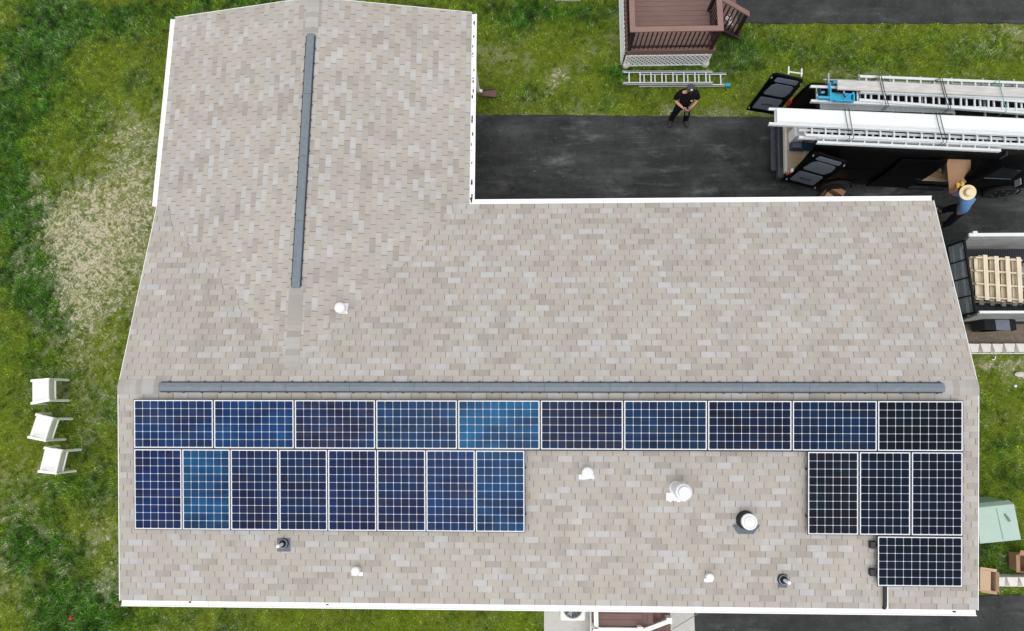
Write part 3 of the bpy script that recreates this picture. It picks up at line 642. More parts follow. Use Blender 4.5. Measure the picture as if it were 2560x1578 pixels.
def pipe_boot(x, y, w, h, lean, label):
    z = sz(y); Mx = Matrix.Translation((x, y, z+.006)) @ SL
    mb = MB(); mb.prism([(-w, -.17), (w, -.17), (w, .10), (-w, .10)], 0, .006, Mx); b_ = hp(mb, 'plumbing_vent', M['flash']); tag(b_, label)
    mb = MB(); mb.lathe([(.108, -.02), (.105, .03), (.085, .06), (.075, .065), (.068, .085), (.045, .095)], (x, y, z), 28, None); hp(mb, 'boot', M['rubber'], b_)
    mb = MB(); mb.lathe([(.095, .035), (.098, .045), (.09, .05)], (x, y, z+.015), 28); hp(mb, 'ring', M['vent_grey'], b_)
    mb = MB(); mb.tube([(x, y, z), (x+lean, y, z+h)], .033, 16); hp(mb, 'pipe', M['galv'], b_)
pipe_boot(3.38, -3.17, .135, .30, -.0, 'white stub pipe in a black boot on a wide slate plate, front left')
pipe_boot(13.50, -3.80, .085, .27, .02, 'white stub pipe in a black boot on a narrow slate plate, front right')
# conduit from the last panel to the gutter
mb = MB(); mb.tube([(15.50, -3.86, sz(3.86)+.05), (15.50, -4.30, sz(4.30)+.045), (15.50, -4.345, sz(4.3)+.01), (15.50, -4.36, 2.6)], .034, 14)
c_ = hp(mb, 'conduit', M['black']); mb = MB(); mb.box(15.545, 15.575, -4.36, -3.88, 0, .012, Matrix.Identity(4))
for i, v in enumerate(mb.v): mb.v[i] = (v[0], v[1], v[2]+sz(v[1])+.01)
hp(mb, 'conduit_highlight', M['white'], c_)  # white strip painting the highlight along the black conduit
# downspout of the wing's east gutter
mb = MB(); mb.box(6.98, 7.06, 8.36, 8.44, .12, 2.70); mb.bar((7.02, 8.40, .16), (7.12, 8.39, .11), .07, .06); hp(mb, 'downspout', M['white'])
mb = MB(); v = [(7.02, 8.46), (7.50, 8.50), (7.54, 8.40), (7.51, 8.24), (7.02, 8.30)]
mb.prism(v, .02, .035); mb.bar((7.02, 8.46, .05), (7.50, 8.50, .05), .014, .06); mb.bar((7.51, 8.24, .05), (7.02, 8.30, .05), .014, .06)
tag(mb.build('splash_block', M['brown_plastic'], None), 'brown flared trough catching the downspout on the lawn', 'splash block')
# ------------------------------------------------------------------ solar panels
GX, GS, PW, LHT = .3405, .2534, 1.663, .12
def cell_mesh(nx, ny, w, h):
    me = bpy.data.meshes.new('cell_sheet'); t = .0145
    me.from_pydata([(t, -h+t, .0), (w-t, -h+t, .0), (w-t, -t, .0), (t, -t, .0)], [], [(0, 1, 2, 3)])
    e = .018; ul = me.uv_layers.new(name='UVMap'); ul.data.foreach_set('uv', [-e, -e, nx+e, -e, nx+e, ny+e, -e, ny+e]); me.materials.append(M['cells']); return me
def frame_mb(w, h, z0, z1):
    mb = MB(); f = .015
    for (a, b, c, d) in ((0, w, -f, 0), (0, w, -h, -h+f), (0, f, -h+f, -f), (w-f, w, -h+f, -f)): mb.box(a, b, c, d, z0, z1)
    return mb
protos = {}
def solar_panel(kind, x, s_, col, brown, label):
    "x along the roof, s_ down the slope from the ridge"
    w, h, nx, ny = (1.632, .976, 10, 6) if kind == 'L' else (.974, 1.632, 6, 10)
    if kind not in protos:
        root = bpy.data.objects.new('solar_panel', None); lk(root)
        frame_mb(w, h, -.002, .004).build('frame', M['frame'], root); frame_mb(w, h, -.036, -.002).build('frame_side', M['frame_side'], root)  # black sides paint in the shade between neighbouring panels
        c = bpy.data.objects.new('cell_sheet', cell_mesh(nx, ny, w, h)); lk(c, root); 
        mb = MB(); mb.box(-.0145, w+.0145, -h-.0145, .0145, -.012, -.004); mb.build('backing', M['frame_side'], root)  # black sheet overhangs the panel to paint shade into the gaps
        mb = MB()
        mb.box(w*.45, w*.55, -.14, -.04, -.03, -.012); mb.build('junction_box', M['frame_side'], root); protos[kind] = root; o = root
    else: o = copy_tree(protos[kind])
    o.location = (x+.006, -s_*math.cos(PI_)-LHT*math.sin(PI_), HZ-s_*math.sin(PI_)+LHT*math.cos(PI_)); o.rotation_euler = (PI_, 0, 0)
    tag(o, label, 'solar panel', 'solar panels on the front roof slope')
    for c in o.children: c.color = (*col, brown)  # base colour mixes coating tint with sky reflection on the left panels
T_ = [((.012, .030, .115), .55, 'landscape navy panel at the left end of the top row, brown tinged'),
      ((.009, .036, .130), .40, 'landscape blue panel second from the left in the top row'),
      ((.013, .024, .085), .75, 'landscape brown-streaked navy panel third from the left in the top row'),
      ((.010, .034, .105), .45, 'landscape deep blue panel fourth from the left in the top row'),
      ((.010, .070, .180), .15, 'brightest blue landscape panel, fifth from the left in the top row'),
      ((.009, .017, .060), .70, 'landscape panel with the brownest cells, sixth from the left in the top row'),
      ((.008, .025, .078), .55, 'landscape dark blue panel seventh from the left in the top row'),
      ((.007, .013, .044), .65, 'landscape near-black brown-streaked panel eighth from the left in the top row'),
      ((.006, .016, .055), .50, 'landscape dark navy panel ninth from the left in the top row'),
      ((.004, .005, .012), .30, 'landscape black panel at the right end of the top row')]
for i, (c, b, l) in enumerate(T_): solar_panel('L', GX+i*PW, GS, c, b, l)
B_ = [((.010, .018, .085), .70, 'upright navy panel at the left end of the second row'),
      ((.013, .060, .165), .10, 'upright bright blue panel second from the left in the second row'),
      ((.010, .018, .070), .45, 'upright dull navy panel third from the left in the second row'),
      ((.009, .016, .062), .45, 'upright dark navy panel fourth from the left in the second row'),
      ((.009, .017, .075), .40, 'upright navy panel fifth from the left in the second row'),
      ((.009, .018, .075), .60, 'upright brown-tinged navy panel sixth from the left in the second row'),
      ((.011, .032, .125), .40, 'upright blue panel seventh from the left in the second row'),
      ((.009, .040, .130), .25, 'upright blue panel at the inner right end of the eight in the second row')]
for i, (c, b, l) in enumerate(B_): solar_panel('P', GX+i*1.0005, GS+1.0105, c, b, l)
xr_ = GX+9*PW+1.636
C_ = [((.008, .010, .020), .35, 'upright black panel nearest the dark-collared vent, left of the three on the right'),
      ((.004, .007, .022), .20, 'upright blue-black panel, middle of the three on the right'),
      ((.004, .008, .026), .20, 'upright blue-black panel at the right roof edge, right of the three')]
for i, (c, b, l) in enumerate(C_): solar_panel('P', xr_-.979-(2-i)*1.010, GS+1.0105, c, b, l)
solar_panel('L', xr_-1.636, GS+1.0105+1.67, (.004, .006, .018), .15, 'lone landscape black panel in the bottom row above the conduit')
def rail(x0, x1, s_, label):
    mb = MB(); Mx = Matrix.Translation((0, -s_*math.cos(PI_), HZ-s_*math.sin(PI_))) @ SL
    mb.box(x0, x1, -.02, .02, .045, .084, Mx); o = mb.build('mounting_rail', M['frame_side'])
    k_ = x0+.3; f = MB()
    while k_ < x1: f.box(k_-.03, k_+.03, -.05, .05, .002, .045, Mx); k_ += 1.2
    f.build('mounting_foot', M['frame_side'], o)
    tag(o, label, 'mounting rail', 'black rails under the solar panels')
rail(GX+.02, xr_-.02, GS+.22, 'black rail under the upper half of the top panel row'); rail(GX+.02, xr_-.02, GS+.78, 'black rail under the lower half of the top panel row')
for s_, w_ in ((1.36, 'upper'), (2.30, 'lower')):
    rail(GX+.02, GX+8*1.0005+.02, GS+s_, 'black rail under the %s part of the eight upright panels' % w_)
    rail(xr_-.978-2.024-.015, xr_-.02, GS+s_, 'black rail under the %s part of the three upright panels' % w_)
mb = MB()
for s_, w_ in ((2.87, 'upper'), (3.42, 'lower')):
    rail(xr_-1.637-.10, xr_-.02, GS+s_, 'black rail jutting left below the lone bottom panel, %s one' % w_)
    Mx = Matrix.Translation((0, -(GS+s_)*math.cos(PI_), HZ-(GS+s_)*math.sin(PI_))) @ SL
    eb = MB(); eb.box(xr_-1.637-.115, xr_-1.637-.01, -.065, .065, .003, .088, Mx); eb.build('end_block', M['frame_side'], bpy.data.objects[[o.name for o in COL.objects if o.name.startswith('mounting_rail')][-1]])
# dark skirt between panel rows, its black standing in for the gap's shade
def skirt(x0, x1, s_, label):
    mb = MB(); Mx = Matrix.Translation((0, -s_*math.cos(PI_), HZ-s_*math.sin(PI_))) @ SL
    mb.box(x0, x1, -.016, .016, .03, .10, Mx); tag(mb.build('array_skirt', M['frame_side']), label, 'array skirt', 'black strips between panel rows')
skirt(GX+.02, xr_-.02, GS+.994, 'long black strip between the two upper panel rows')
skirt(xr_-1.637+.02, xr_-.02, GS+2.664, 'short black strip above the lone bottom panel')
#PART2
def wp(mb, name, m, root, world=True, **k):
    "part built in world coordinates under a root that stands at its base; or a sub-part under such a part"
    o = mb.build(name, m, root, **k)
    if world and root is not None and root.type == 'EMPTY': o.location = -Vector(root.location)
    return o
def skin(name, m, chains, parent, sub=2, flat=None):
    "one continuous surface grown round joint chains; a joint is (x, y, z, rx, ry)"
    vs = []; rad = []; idx = {}; es = []
    for ch in chains:
        prev = None
        for j in ch:
            key = (round(j[0], 3), round(j[1], 3), round(j[2], 3))
            if key not in idx: idx[key] = len(vs); vs.append(j[:3]); rad.append((j[3], j[4] if len(j) > 4 else j[3]))
            i = idx[key]
            if prev is not None and prev != i: es.append((prev, i))
            prev = i
    me = bpy.data.meshes.new(name); me.from_pydata(vs, es, []); me.materials.append(m)
    o = bpy.data.objects.new(name, me); lk(o, parent); md = o.modifiers.new('skin', 'SKIN'); md.use_smooth_shade = True
    sv = me.skin_vertices[0].data
    seen = set(); adj = {}
    for a, b in es: adj.setdefault(a, []).append(b); adj.setdefault(b, []).append(a)
    for i, r in enumerate(rad): sv[i].radius = r; sv[i].use_root = False
    for i in range(len(vs)):
        if i in seen: continue
        sv[i].use_root = True; st = [i]
        while st:
            q = st.pop()
            if q in seen: continue
            seen.add(q); st += adj.get(q, [])
    s = o.modifiers.new('sub', 'SUBSURF'); s.levels = sub; s.render_levels = sub; return o
# ------------------------------------------------------------------ ladders
def ladder(start, length, width, z, label, group, yaw=0., m='alu', double=False, foot=None, rungoff=.15, rail_h=.07, cat='ladder'):
    root = empty('ladder', label, cat, (start[0], start[1], z), yaw, group); sects = [(0, length, width, 0)]
    if double: sects = [(0, double[0], width, .035), (double[1], length, width, -.035)]
    for a, b, w, dz in sects:
        yo = .025 if dz < 0 else 0
        for sg in (-1, 1):
            mb = MB(); mb.bar((a, sg*w/2-yo, dz), (b, sg*w/2-yo, dz), .032, rail_h if not double else .05)
            mb.bar((a, sg*(w/2-.018)-yo, dz+.03 if not double else dz+.022), (b, sg*(w/2-.018)-yo, dz+.03 if not double else dz+.022), .05, .006)
            mb.build('side_rail', M[m], root)
        x = a+rungoff; first = None
        while x < b-.05:
            if first is None:
                mb = MB(); mb.bar((0, -w/2, 0), (0, w/2, 0), .034, .030); first = mb.build('rung', M[m], root); o = first
            else: o = first.copy(); COL.objects.link(o)
            o.location = (x, -yo, dz); x += .3048
    if foot:
        mb = MB(); mb.box(length-.06, length+.10, -width/2-.055, -width/2+.03, -.05, .02); mb.build('foot', M['blue'], root, bevel=.015)
        mb = MB(); mb.box(-.03, .07, width/2-.02, width/2+.02, -.0, .07); mb.box(-.03, .07, -width/2-.02, -width/2+.02, -.0, .07); mb.build('end_cap', M['alu_dull'], root)
    return root
ladder((11.10, 8.735), 2.88, .37, .09, 'short aluminium extension ladder lying on the lawn, blue foot on its right end', None, -.012, double=(2.47, .43), foot=True, rungoff=.155)
# ------------------------------------------------------------------ patio chairs
def make_chair():
    root = empty('patio_chair'); c = M['chair']
    for s_ in (-1, 1):
        mb = MB(); mb.tube([(0, .275*s_, 0), (.03, .272*s_, .42), (.01, .265*s_, .58), (-.03, .258*s_, .71)], .033, 10); mb.build('back_post', c, root)
        mb = MB(); mb.tube([(.60, .285*s_, 0), (.53, .29*s_, .40), (.50, .295*s_, .59), (.47, .295*s_, .615), (.25, .285*s_, .62), (.01, .262*s_, .625)], [.028, .028, .028, .028, .028, .026], 10); mb.bar((.50, .292*s_, .625), (-.0, .266*s_, .635), .062, .022); mb.build('arm', c, root, bevel=.006)
    mb = MB(); mb.tube([(-.03, -.258, .71), (-.032, 0, .715), (-.03, .258, .71)], .028, 10); mb.build('top_bar', c, root)
    mb = MB(); mb.tube([(.03, -.26, .41), (.03, .26, .41)], .020, 10); mb.build('seat_bar', c, root)
    mb = MB(); mb.tube([(.53, -.27, .43), (.53, .27, .43)], .020, 10); mb.build('seat_bar', c, root)
    mb = MB(); n = 8; vs = []
    for i in range(n+1):
        t = i/n; x = .07+.53*t; zz = .455-.028*math.sin(math.pi*t)
        vs += [(x, -.282, zz), (x, .282, zz), (x, .282, zz-.010), (x, -.282, zz-.010)]
    mb.add(vs, [(4*i+k, 4*i+(k+1) % 4, 4*i+4+(k+1) % 4, 4*i+4+k) for i in range(n) for k in range(4)]+[(3,2,1,0), (4*n, 4*n+1, 4*n+2, 4*n+3)], True); mb.build('seat', M['chair_sling'], root)
    mb = MB(); vs = []
    for i in range(n+1):
        t = i/n; zz = .47+.23*t; x = .025-.05*t**1.4+.012*math.sin(math.pi*t)*-1
        vs += [(x, -.235, zz), (x, .235, zz), (x-.010, .235, zz), (x-.010, -.235, zz)]
    mb.add(vs, [(4*i+k, 4*i+(k+1) % 4, 4*i+4+(k+1) % 4, 4*i+4+k) for i in range(n) for k in range(4)]+[(3,2,1,0), (4*n, 4*n+1, 4*n+2, 4*n+3)], True); mb.build('backrest', M['chair_sling'], root)
    return root
pc = make_chair()
for i, (x, y, a, l) in enumerate(((-3.875, .02, math.pi+.13, 'white patio chair farthest from the red marker, first in the row on the lawn'), (-3.75, -1.0, math.pi-.22, 'white patio chair turned askew, middle of the three on the lawn'),
                                (-3.395, -1.80, math.pi-.14, 'white patio chair nearest the red marker and the house, last of the lawn row'))):
    o = pc if i == 0 else copy_tree(pc); o.location = (x, y, 0); o.rotation_euler = (0, 0, a); tag(o, l, 'chair', 'white patio chairs on the side lawn')
p = at(173, 1478, 0); mb = MB(); mb.add([(p.x-.05, p.y-.04, .06), (p.x+.03, p.y-.06, .05), (p.x+.02, p.y+.07, .07), (p.x-.0, p.y+.0, .09), (p.x-.04, p.y-.03, .052), (p.x+.03, p.y-.05, .042), (p.x+.02, p.y+.06, .062)], [(0,1,3),(1,2,3),(2,0,3),(4,6,5),(0,4,5,1),(1,5,6,2),(2,6,4,0)])
mr = empty('marker_flag', 'small red plastic marker flag in the grass at the lower left', 'marker flag', (p.x, p.y, 0)); wp(mb, 'flag', M['red'], mr)
mb = MB(); mb.tube([(p.x-.01, p.y, -.02), (p.x, p.y, .08)], .003, 6); wp(mb, 'stake', M['vent_grey'], mr)
# ------------------------------------------------------------------ neighbour's deck
dk = empty('deck', 'raised brown deck with dark red railing and white lattice skirt', 'deck', (12.3, 10.6, 0))
DX0, DX1, DY0, DY1, DZ0, RZ = 11.12, 13.48, 9.20, 13.4, .70, 1.60
mb = MB(); y = DY0
while y < DY1: mb.box(DX0, DX1, y, min(y+.138, DY1), DZ0-.03, DZ0); y += .145
wp(mb, 'deck_floor', M['deck'], dk)
mb = MB(); mb.box(DX0-.02, DX1+.02, DY0-.028, DY0-.003, DZ0-.20, DZ0-.004); mb.box(DX0-.025, DX0-.003, DY0-.003, DY1, DZ0-.2, DZ0-.004); mb.box(DX1+.003, DX1+.025, DY0-.003, DY1, DZ0-.2, DZ0-.004); wp(mb, 'rim_board', M['deck'], dk)
mb = MB(); w = .07
mb.prism([(DX0-.08, DY0-.09), (DX1-.06, DY0-.09), (DX1-.20, DY0+.05), (DX0+.06, DY0+.05)], RZ, RZ+.035); wp(mb, 'top_rail', M['rail'], dk)
mb = MB(); mb.prism([(DX0-.081, DY0-.089), (DX0+.059, DY0+.051), (DX0+.059, DY1), (DX0-.081, DY1)], RZ, RZ+.0345); wp(mb, 'top_rail', M['rail'], dk)
mb = MB(); mb.prism([(DX1-.06, DY0-.089), (DX1-.06, DY1), (DX1-.20, DY1), (DX1-.20, DY0+.051)], RZ, RZ+.0345); wp(mb, 'top_rail', M['rail'], dk)
posts = [(DX0+.05, DY0+.03), (DX1-.10, DY0+.03), (DX1-.10, DY0+1.15), (DX0+.05, DY0+2.0), (DX1-.10, DY0+2.1)]
for px_, py_ in posts: mb = MB(); mb.box(px_-.045, px_+.045, py_-.045, py_+.045, DZ0, RZ); wp(mb, 'post', M['redwood'], dk)
mb = MB(); mb.box(DX0+.1, DX1-.15, DY0+.01, DY0+.05, DZ0+.09, DZ0+.13); mb.box(DX0+.1, DX1-.15, DY0+.01, DY0+.05, RZ-.08, RZ-.002)
mb.box(DX0+.03, DX0+.07, DY0+.08, DY1, DZ0+.09, DZ0+.13); mb.box(DX1-.12, DX1-.08, DY0+.08, DY0+1.1, DZ0+.09, DZ0+.13); mb.box(DX1-.12, DX1-.08, DY0+.08, DY1, RZ-.08, RZ-.002); mb.box(DX0+.03, DX0+.07, DY0+.08, DY1, RZ-.08, RZ-.002); wp(mb, 'cross_rail', M['redwood'], dk)
bal = None
def baluster(x, y):
    global bal
    if bal is None: mb = MB(); mb.box(-.014, .014, -.014, .014, DZ0+.02, RZ-.003); bal = mb.build('baluster', M['redwood'], dk); o = bal
    else: o = bal.copy(); COL.objects.link(o)
    o.location = (x-12.3, y-10.6, 0)
for i in range(17): baluster(DX0+.19+i*.122, DY0+.03)
for i in range(18): baluster(DX0+.02, DY0+.17+i*.122)
for i in range(8): baluster(DX1-.06, DY0+.17+i*.122)
def lattice(P0, U, V, w, h, sp=.108, sw=.032):
    "diagonal strips clipped to a w x h panel"
    mb = MB(); P0, U, V = Vector(P0), Vector(U), Vector(V); nrm = U.cross(V).normalized()
    for sg, off in ((1, 0), (-1, .010)):
        c = -h if sg > 0 else 0
        while c < (w if sg > 0 else w+h):
            # line x = c + sg*y
            y0, y1 = 0, h
            xa = lambda y: c+sg*y
            lo, hi = (max(0, -c), min(h, w-c)) if sg > 0 else (max(0, c-w), min(h, c))
            if hi-lo > .02:
                a = P0+U*xa(lo)+V*lo+nrm*off; b = P0+U*xa(hi)+V*hi+nrm*off; mb.bar(a, b, sw, .008, nrm)
            c += sp*1.18
    mb.bar(P0+nrm*.02, P0+U*w+nrm*.02, .05, .012, nrm); mb.bar(P0+V*(h-.02)+nrm*.02, P0+V*(h-.02)+U*w+nrm*.02, .04, .012, nrm)
    mb.bar(P0+U*.02+nrm*.022, P0+U*.02+V*h+nrm*.022, .05, .012, nrm); mb.bar(P0+U*(w-.02)+nrm*.022, P0+U*(w-.02)+V*h+nrm*.022, .05, .012, nrm)
    return mb
wp(lattice((DX0, DY0-.02, .02), (1, 0, 0), (0, 0, 1), 2.34, .50), 'lattice', M['lattice'], dk)
wp(lattice((DX0-.045, DY1, .02), (0, -1, 0), (0, 0, 1), DY1-DY0, .64), 'lattice', M['lattice'], dk)
mb = MB(); mb.box(DX0+.06, DX0+.08, DY0+.1, DY1, 0, .5); mb.box(DX0+.06, DX1-.05, DY0+.10, DY0+.12, 0, .5); wp(mb, 'painted_underside_shade', M['black'], dk)  # added black boards standing in for the shade under the deck
for x_ in (11.20, 13.42): mb = MB(); mb.lathe([(.10, -.02), (.105, .10), (.09, .12)], (x_, DY0-.02, 0), 20); wp(mb, 'pier', M['stone'], dk)
st = []
for i in range(3):
    mb = MB(); mb.box(13.53+i*.27, 13.53+i*.27+.26, 10.05, 11.4, DZ0-.17*(i+1)-.03, DZ0-.17*(i+1)); wp(mb, 'stair', M['deck_y'], dk)
mb = MB(); mb.bar((13.5, 10.02, .62), (14.40, 10.02, .06), .04, .24, (0, 1, 0)); mb.bar((13.5, 10.02, .52), (14.40, 10.02, .02), .05, .14); wp(mb, 'stringer', M['redwood'], dk)
mb = MB(); mb.bar((13.42, 10.02, RZ+.02), (14.35, 10.02, .98), .14, .035); wp(mb, 'stair_rail', M['rail'], dk)
mb = MB(); mb.box(14.25, 14.33, 9.98, 10.06, 0, .98); wp(mb, 'post', M['redwood'], dk)
for i in range(5): mb = MB(); x_ = 13.6+i*.13; mb.box(x_, x_+.03, 10.0, 10.03, .5-.6*(x_-13.5), 1.56-.68*(x_-13.42)); wp(mb, 'baluster', M['redwood'], dk)
# white scroll bracket and lump of stone beside the deck steps
c = at(1742, 45, .5); mb = MB(); a = [(c.x+.07*math.cos(t)*(.4+t/9), c.y+.07*math.sin(t)*(.4+t/9), .50+.01*t) for t in [i*.35 for i in range(22)]]
mb.tube(a, .014, 8); mb.tube([(c.x+.02, c.y-.05, .5), (c.x+.17, c.y-.13, .42)], .014, 8); mb.tube([(c.x+.16, c.y-.02, .45), (c.x+.05, c.y-.15, .45)], .014, 8); mb.tube([(c.x+.06, c.y-.1, .0), (c.x+.06, c.y-.1, .5)], .012, 8)
tag(mb.build('scroll_ornament', M['lattice']), 'white curled garden ornament by the deck stairs', 'garden ornament')
c = at(1738, 62, .0); mb = MB(); mb.lathe([(.05, -.02), (.075, .05), (.06, .12), (.02, .14)], c, 12, Matrix.Diagonal((.8, 1.3, 1))); tag(mb.build('stone', M['card_lt']), 'tan stone at the foot of the deck corner by the ornament', 'stone')
c = at(1492, 111, .0); mb = MB(); mb.tube([(c.x-.04, c.y-.05, .03), (c.x, c.y+.01, .06), (c.x+.05, c.y+.07, .03)], [.012, .035, .02], 8); tag(mb.build('toy_scrap', M['blue']), 'small turquoise plastic scrap beside the lattice corner', 'plastic scrap')
# ------------------------------------------------------------------ front porch, condenser, cable
pr_ = empty('porch', 'brown board porch with white railing below the front gutter', 'porch', (10.6, -5.6, 0))
mb = MB(); y = -4.1
while y > -6.6: mb.box(9.90, 11.10, y-.138, y, .47, .50); y -= .145
wp(mb, 'porch_floor', M['deck'], pr_)
mb = MB(); mb.box(9.91, 11.09, -6.58, -4.12, .02, .465); wp(mb, 'skirt', M['redwood'], pr_)
mb = MB(); mb.box(9.875, 9.897, -6.6, -4.1, .30, .505); wp(mb, 'edge_board', M['white'], pr_)
for i in range(3):
    z_ = .50-.16*i; x_ = 11.105+i*.255
    for j_ in range(2): mb = MB(); mb.box(x_+j_*.128, x_+j_*.128+.122, -6.6, -4.1, z_-.035-(.12 if i else 0), z_-(.12 if i else 0)-.003*j_); wp(mb, 'stair', M['deck_y'], pr_)
mb = MB(); mb.box(9.92, 10.02, -5.45, -4.15, .84, .88); wp(mb, 'top_rail', M['lattice'], pr_)
mb = MB(); mb.box(9.92, 11.06, -5.70, -5.56, .505, .56); wp(mb, 'kick_board', M['lattice'], pr_)
for x_, y_, h_ in ((9.96, -5.52, .93), (11.02, -5.56, .66), (11.78, -5.47, .30), (9.96, -4.2, .93)):
    mb = MB(); mb.box(x_-.05, x_+.05, y_-.05, y_+.05, 0.03, h_); mb.box(x_-.065, x_+.065, y_-.065, y_+.065, h_, h_+.03); wp(mb, 'post', M['lattice'], pr_)
mb = MB(); mb.bar((11.08, -5.60, .62), (11.74, -5.50, .28), .10, .05); wp(mb, 'stair_rail', M['lattice'], pr_)
for i in range(9): mb = MB(); y_ = -5.36+i*.125; mb.box(9.955, 9.975, y_, y_+.02, .502, .838); wp(mb, 'baluster', M['lattice'], pr_)
ac = empty('air_conditioner', 'cream air conditioning condenser with round fan grille on the concrete pad', 'air conditioner', (9.45, -5.05, 0))
mb = MB(); mb.box(9.14, 9.74, -5.36, -4.76, .03, .75); o = wp(mb, 'casing', M['cond_white'], ac, bevel=.05, seg=3)
mb = MB(); mb.lathe([(.235, .750), (.235, .762), (.21, .764), (.205, .752)], (9.44, -5.07, 0), 32); wp(mb, 'fan_ring', M['grey_metal'], ac)
mb = MB(); mb.lathe([(.204, .7505), (.204, .7545)], (9.44, -5.07, 0), 32); wp(mb, 'fan_well', M['black'], ac)
mb = MB(); mb.lathe([(.05, .756), (.05, .775)], (9.44, -5.07, 0), 20); wp(mb, 'motor_cap', M['cond_white'], ac)
for i in range(3):
    a = 2.2+i*2.094; mb = MB(); p0 = Vector((9.44, -5.07, .757)); q = lambda r, t, z: p0+Vector((r*math.cos(t), r*math.sin(t), z))
    mb.add([q(.05, a-.3, 0), q(.19, a-.42, .0), q(.19, a+.25, .012), q(.05, a+.3, .01), q(.05, a-.3, -.002), q(.19, a-.42, -.002), q(.19, a+.25, .010), q(.05, a+.3, .008)], [(0,1,2,3),(7,6,5,4),(0,4,5,1),(1,5,6,2),(2,6,7,3),(3,7,4,0)]); wp(mb, 'fan_blade', M['grey_metal'], ac)
mb = MB()
for i in range(14): a = i*math.pi/7; mb.bar((9.44+.05*math.cos(a), -5.07+.05*math.sin(a), .775), (9.44+.22*math.cos(a), -5.07+.22*math.sin(a), .768), .004, .004)
for r_ in (.09, .13, .17): mb.tube([(9.44+r_*math.cos(t*.3), -5.07+r_*math.sin(t*.3), .772) for t in range(22)], .002, 5)
wp(mb, 'fan_grille', M['alu_dull'], ac)
a = at(1300+0, 0); q0 = at(1683*1/K, 1572*1/K, .04); q1 = at(1752/K, 1530/K, .35)
q0 = at((1300+1880/4.906)/K, (1480+455/4.906)/K, .06); q1 = at((1300+2220/4.906)/K, (1480+240/4.906)/K, .6)
mb = MB(); mb.tube([q0, q1, q1+(q1-q0)*.8], .008, 8); tag(mb.build('guy_wire', M['grey_metal']), 'thin grey cable slanting over the front walk by the porch', 'cable')
# ------------------------------------------------------------------ green utility box
ub = empty('utility_box', 'pale green metal utility cabinet on the grass beside the house', 'utility box', (19.45, -3.05, 0))
B0 = [Vector(p) for p in ((18.98, -3.52, 0), (19.90, -3.43, 0), (19.79, -2.58, 0), (18.93, -2.67, 0))]
T0 = [Vector((p.x, p.y, .70)) for p in B0]; cc = sum(B0, Vector())/4
mb = MB(); mb.add([p for p in B0]+[p for p in T0], [(3,2,1,0),(4,5,6,7),(0,1,5,4),(1,2,6,5),(2,3,7,6),(3,0,4,7)]); wp(mb, 'cabinet', M['util_dk'], ub, bevel=.015)
mb = MB(); q = [cc+(p-cc)*1.05 for p in B0]; zt_ = [.80, .79, .86, .87]
mb.add([Vector((p.x, p.y, .703)) for p in q]+[Vector(((cc+(p-cc)*.99).x, (cc+(p-cc)*(.96 if i > 1 else .99)).y-(.05 if i > 1 else 0), zt_[i])) for i, p in enumerate(q)], [(3,2,1,0),(4,5,6,7),(0,1,5,4),(1,2,6,5),(2,3,7,6),(3,0,4,7)]); wp(mb, 'lid', M['util'], ub, bevel=.012)
lidz = lambda x, y: .80+(y+3.47)*.083+.004
mb = MB(); mb.bar((19.50, -3.44, lidz(0, -3.44)+.0), (19.38, -2.72, lidz(0, -2.72)+.0), .012, .006); wp(mb, 'seam', M['util_dk'], ub)
mb = MB(); mb.bar((19.56, -2.86, lidz(0, -2.86)+.012), (19.64, -2.99, lidz(0, -2.99)+.012), .03, .02); mb.bar((19.60, -2.92, lidz(0, -2.9)+.014), (19.66, -3.02, lidz(0, -3.0)+.014), .045, .02); wp(mb, 'latch', M['vent_grey'], ub)
# ------------------------------------------------------------------ block walls
def block_wall(x0, n, y0, label, sp=.298, yaw=0, flare=.12, z1=.20):
    root = empty('block_wall', label, 'retaining wall', (x0, y0, 0), yaw); first = None; r = random.Random(n+3)
    for i in range(n):
        mb = MB(); j = r.random()*.01; z2 = z1+r.random()*.008
        lo = [(.0, -.13), (.29, -.13), (.275, .11), (.02, .11)]; hi = [(.02+j, -.115), (.20, -.118), (.268, .03), (.255, .10), (.04, .10)]
        hi = [(.06+j, -.118), (.235, -.12), (.284, .09), (.01, .095)]
        mb.add([(a, b, -.03) for a, b in lo]+[(a, b, z2) for a, b in hi], [(3,2,1,0),(4,5,6,7),(0,1,5,4),(1,2,6,5),(2,3,7,6),(3,0,4,7)])
        o = mb.build('block', M['block'], root, bevel=.012); o.location = (i*sp, (r.random()-.5)*.012, 0)
    for i in range(n):
        mb = MB(); mb.box(0.0, .288, -.155, -.132, -.03, .10); o = mb.build('block_face', M['block'], root, bevel=.01); o.location = (i*sp, 0, 0)
    return root
block_wall(19.66, 7, 1.13, 'row of pale bevelled wall blocks below the utility trailer')
block_wall(19.62, 6, -4.52, 'row of pale bevelled wall blocks behind the open cardboard box', sp=.30)
for i, (px, py, r_, sq) in enumerate(((2443, 897, .09, 1.6), (2455, 903, .07, 1.2))):
    c = at(px, py); mb = MB(); mb.lathe([(r_*.8, -.02), (r_, .02), (r_*.7, .05), (.02, .055)], c, 14, Matrix.Diagonal((sq, .8, 1))); tag(mb.build('stepping_stone', M['stone']), ('long' if i == 0 else 'small round') + ' pale stone lying in the grass below the wall blocks', 'stone')
c = at(2400+135/3.2872-0, 0)
c = at((2400+450/3.2875)/K, (840+412/3.2875)/K); mb = MB(); mb.lathe([(.03, 0), (.036, .03), (.02, .05)], c, 12); tag(mb.build('golf_ball_stone', M['lattice']), 'small white ball lying in the side lawn', 'ball')
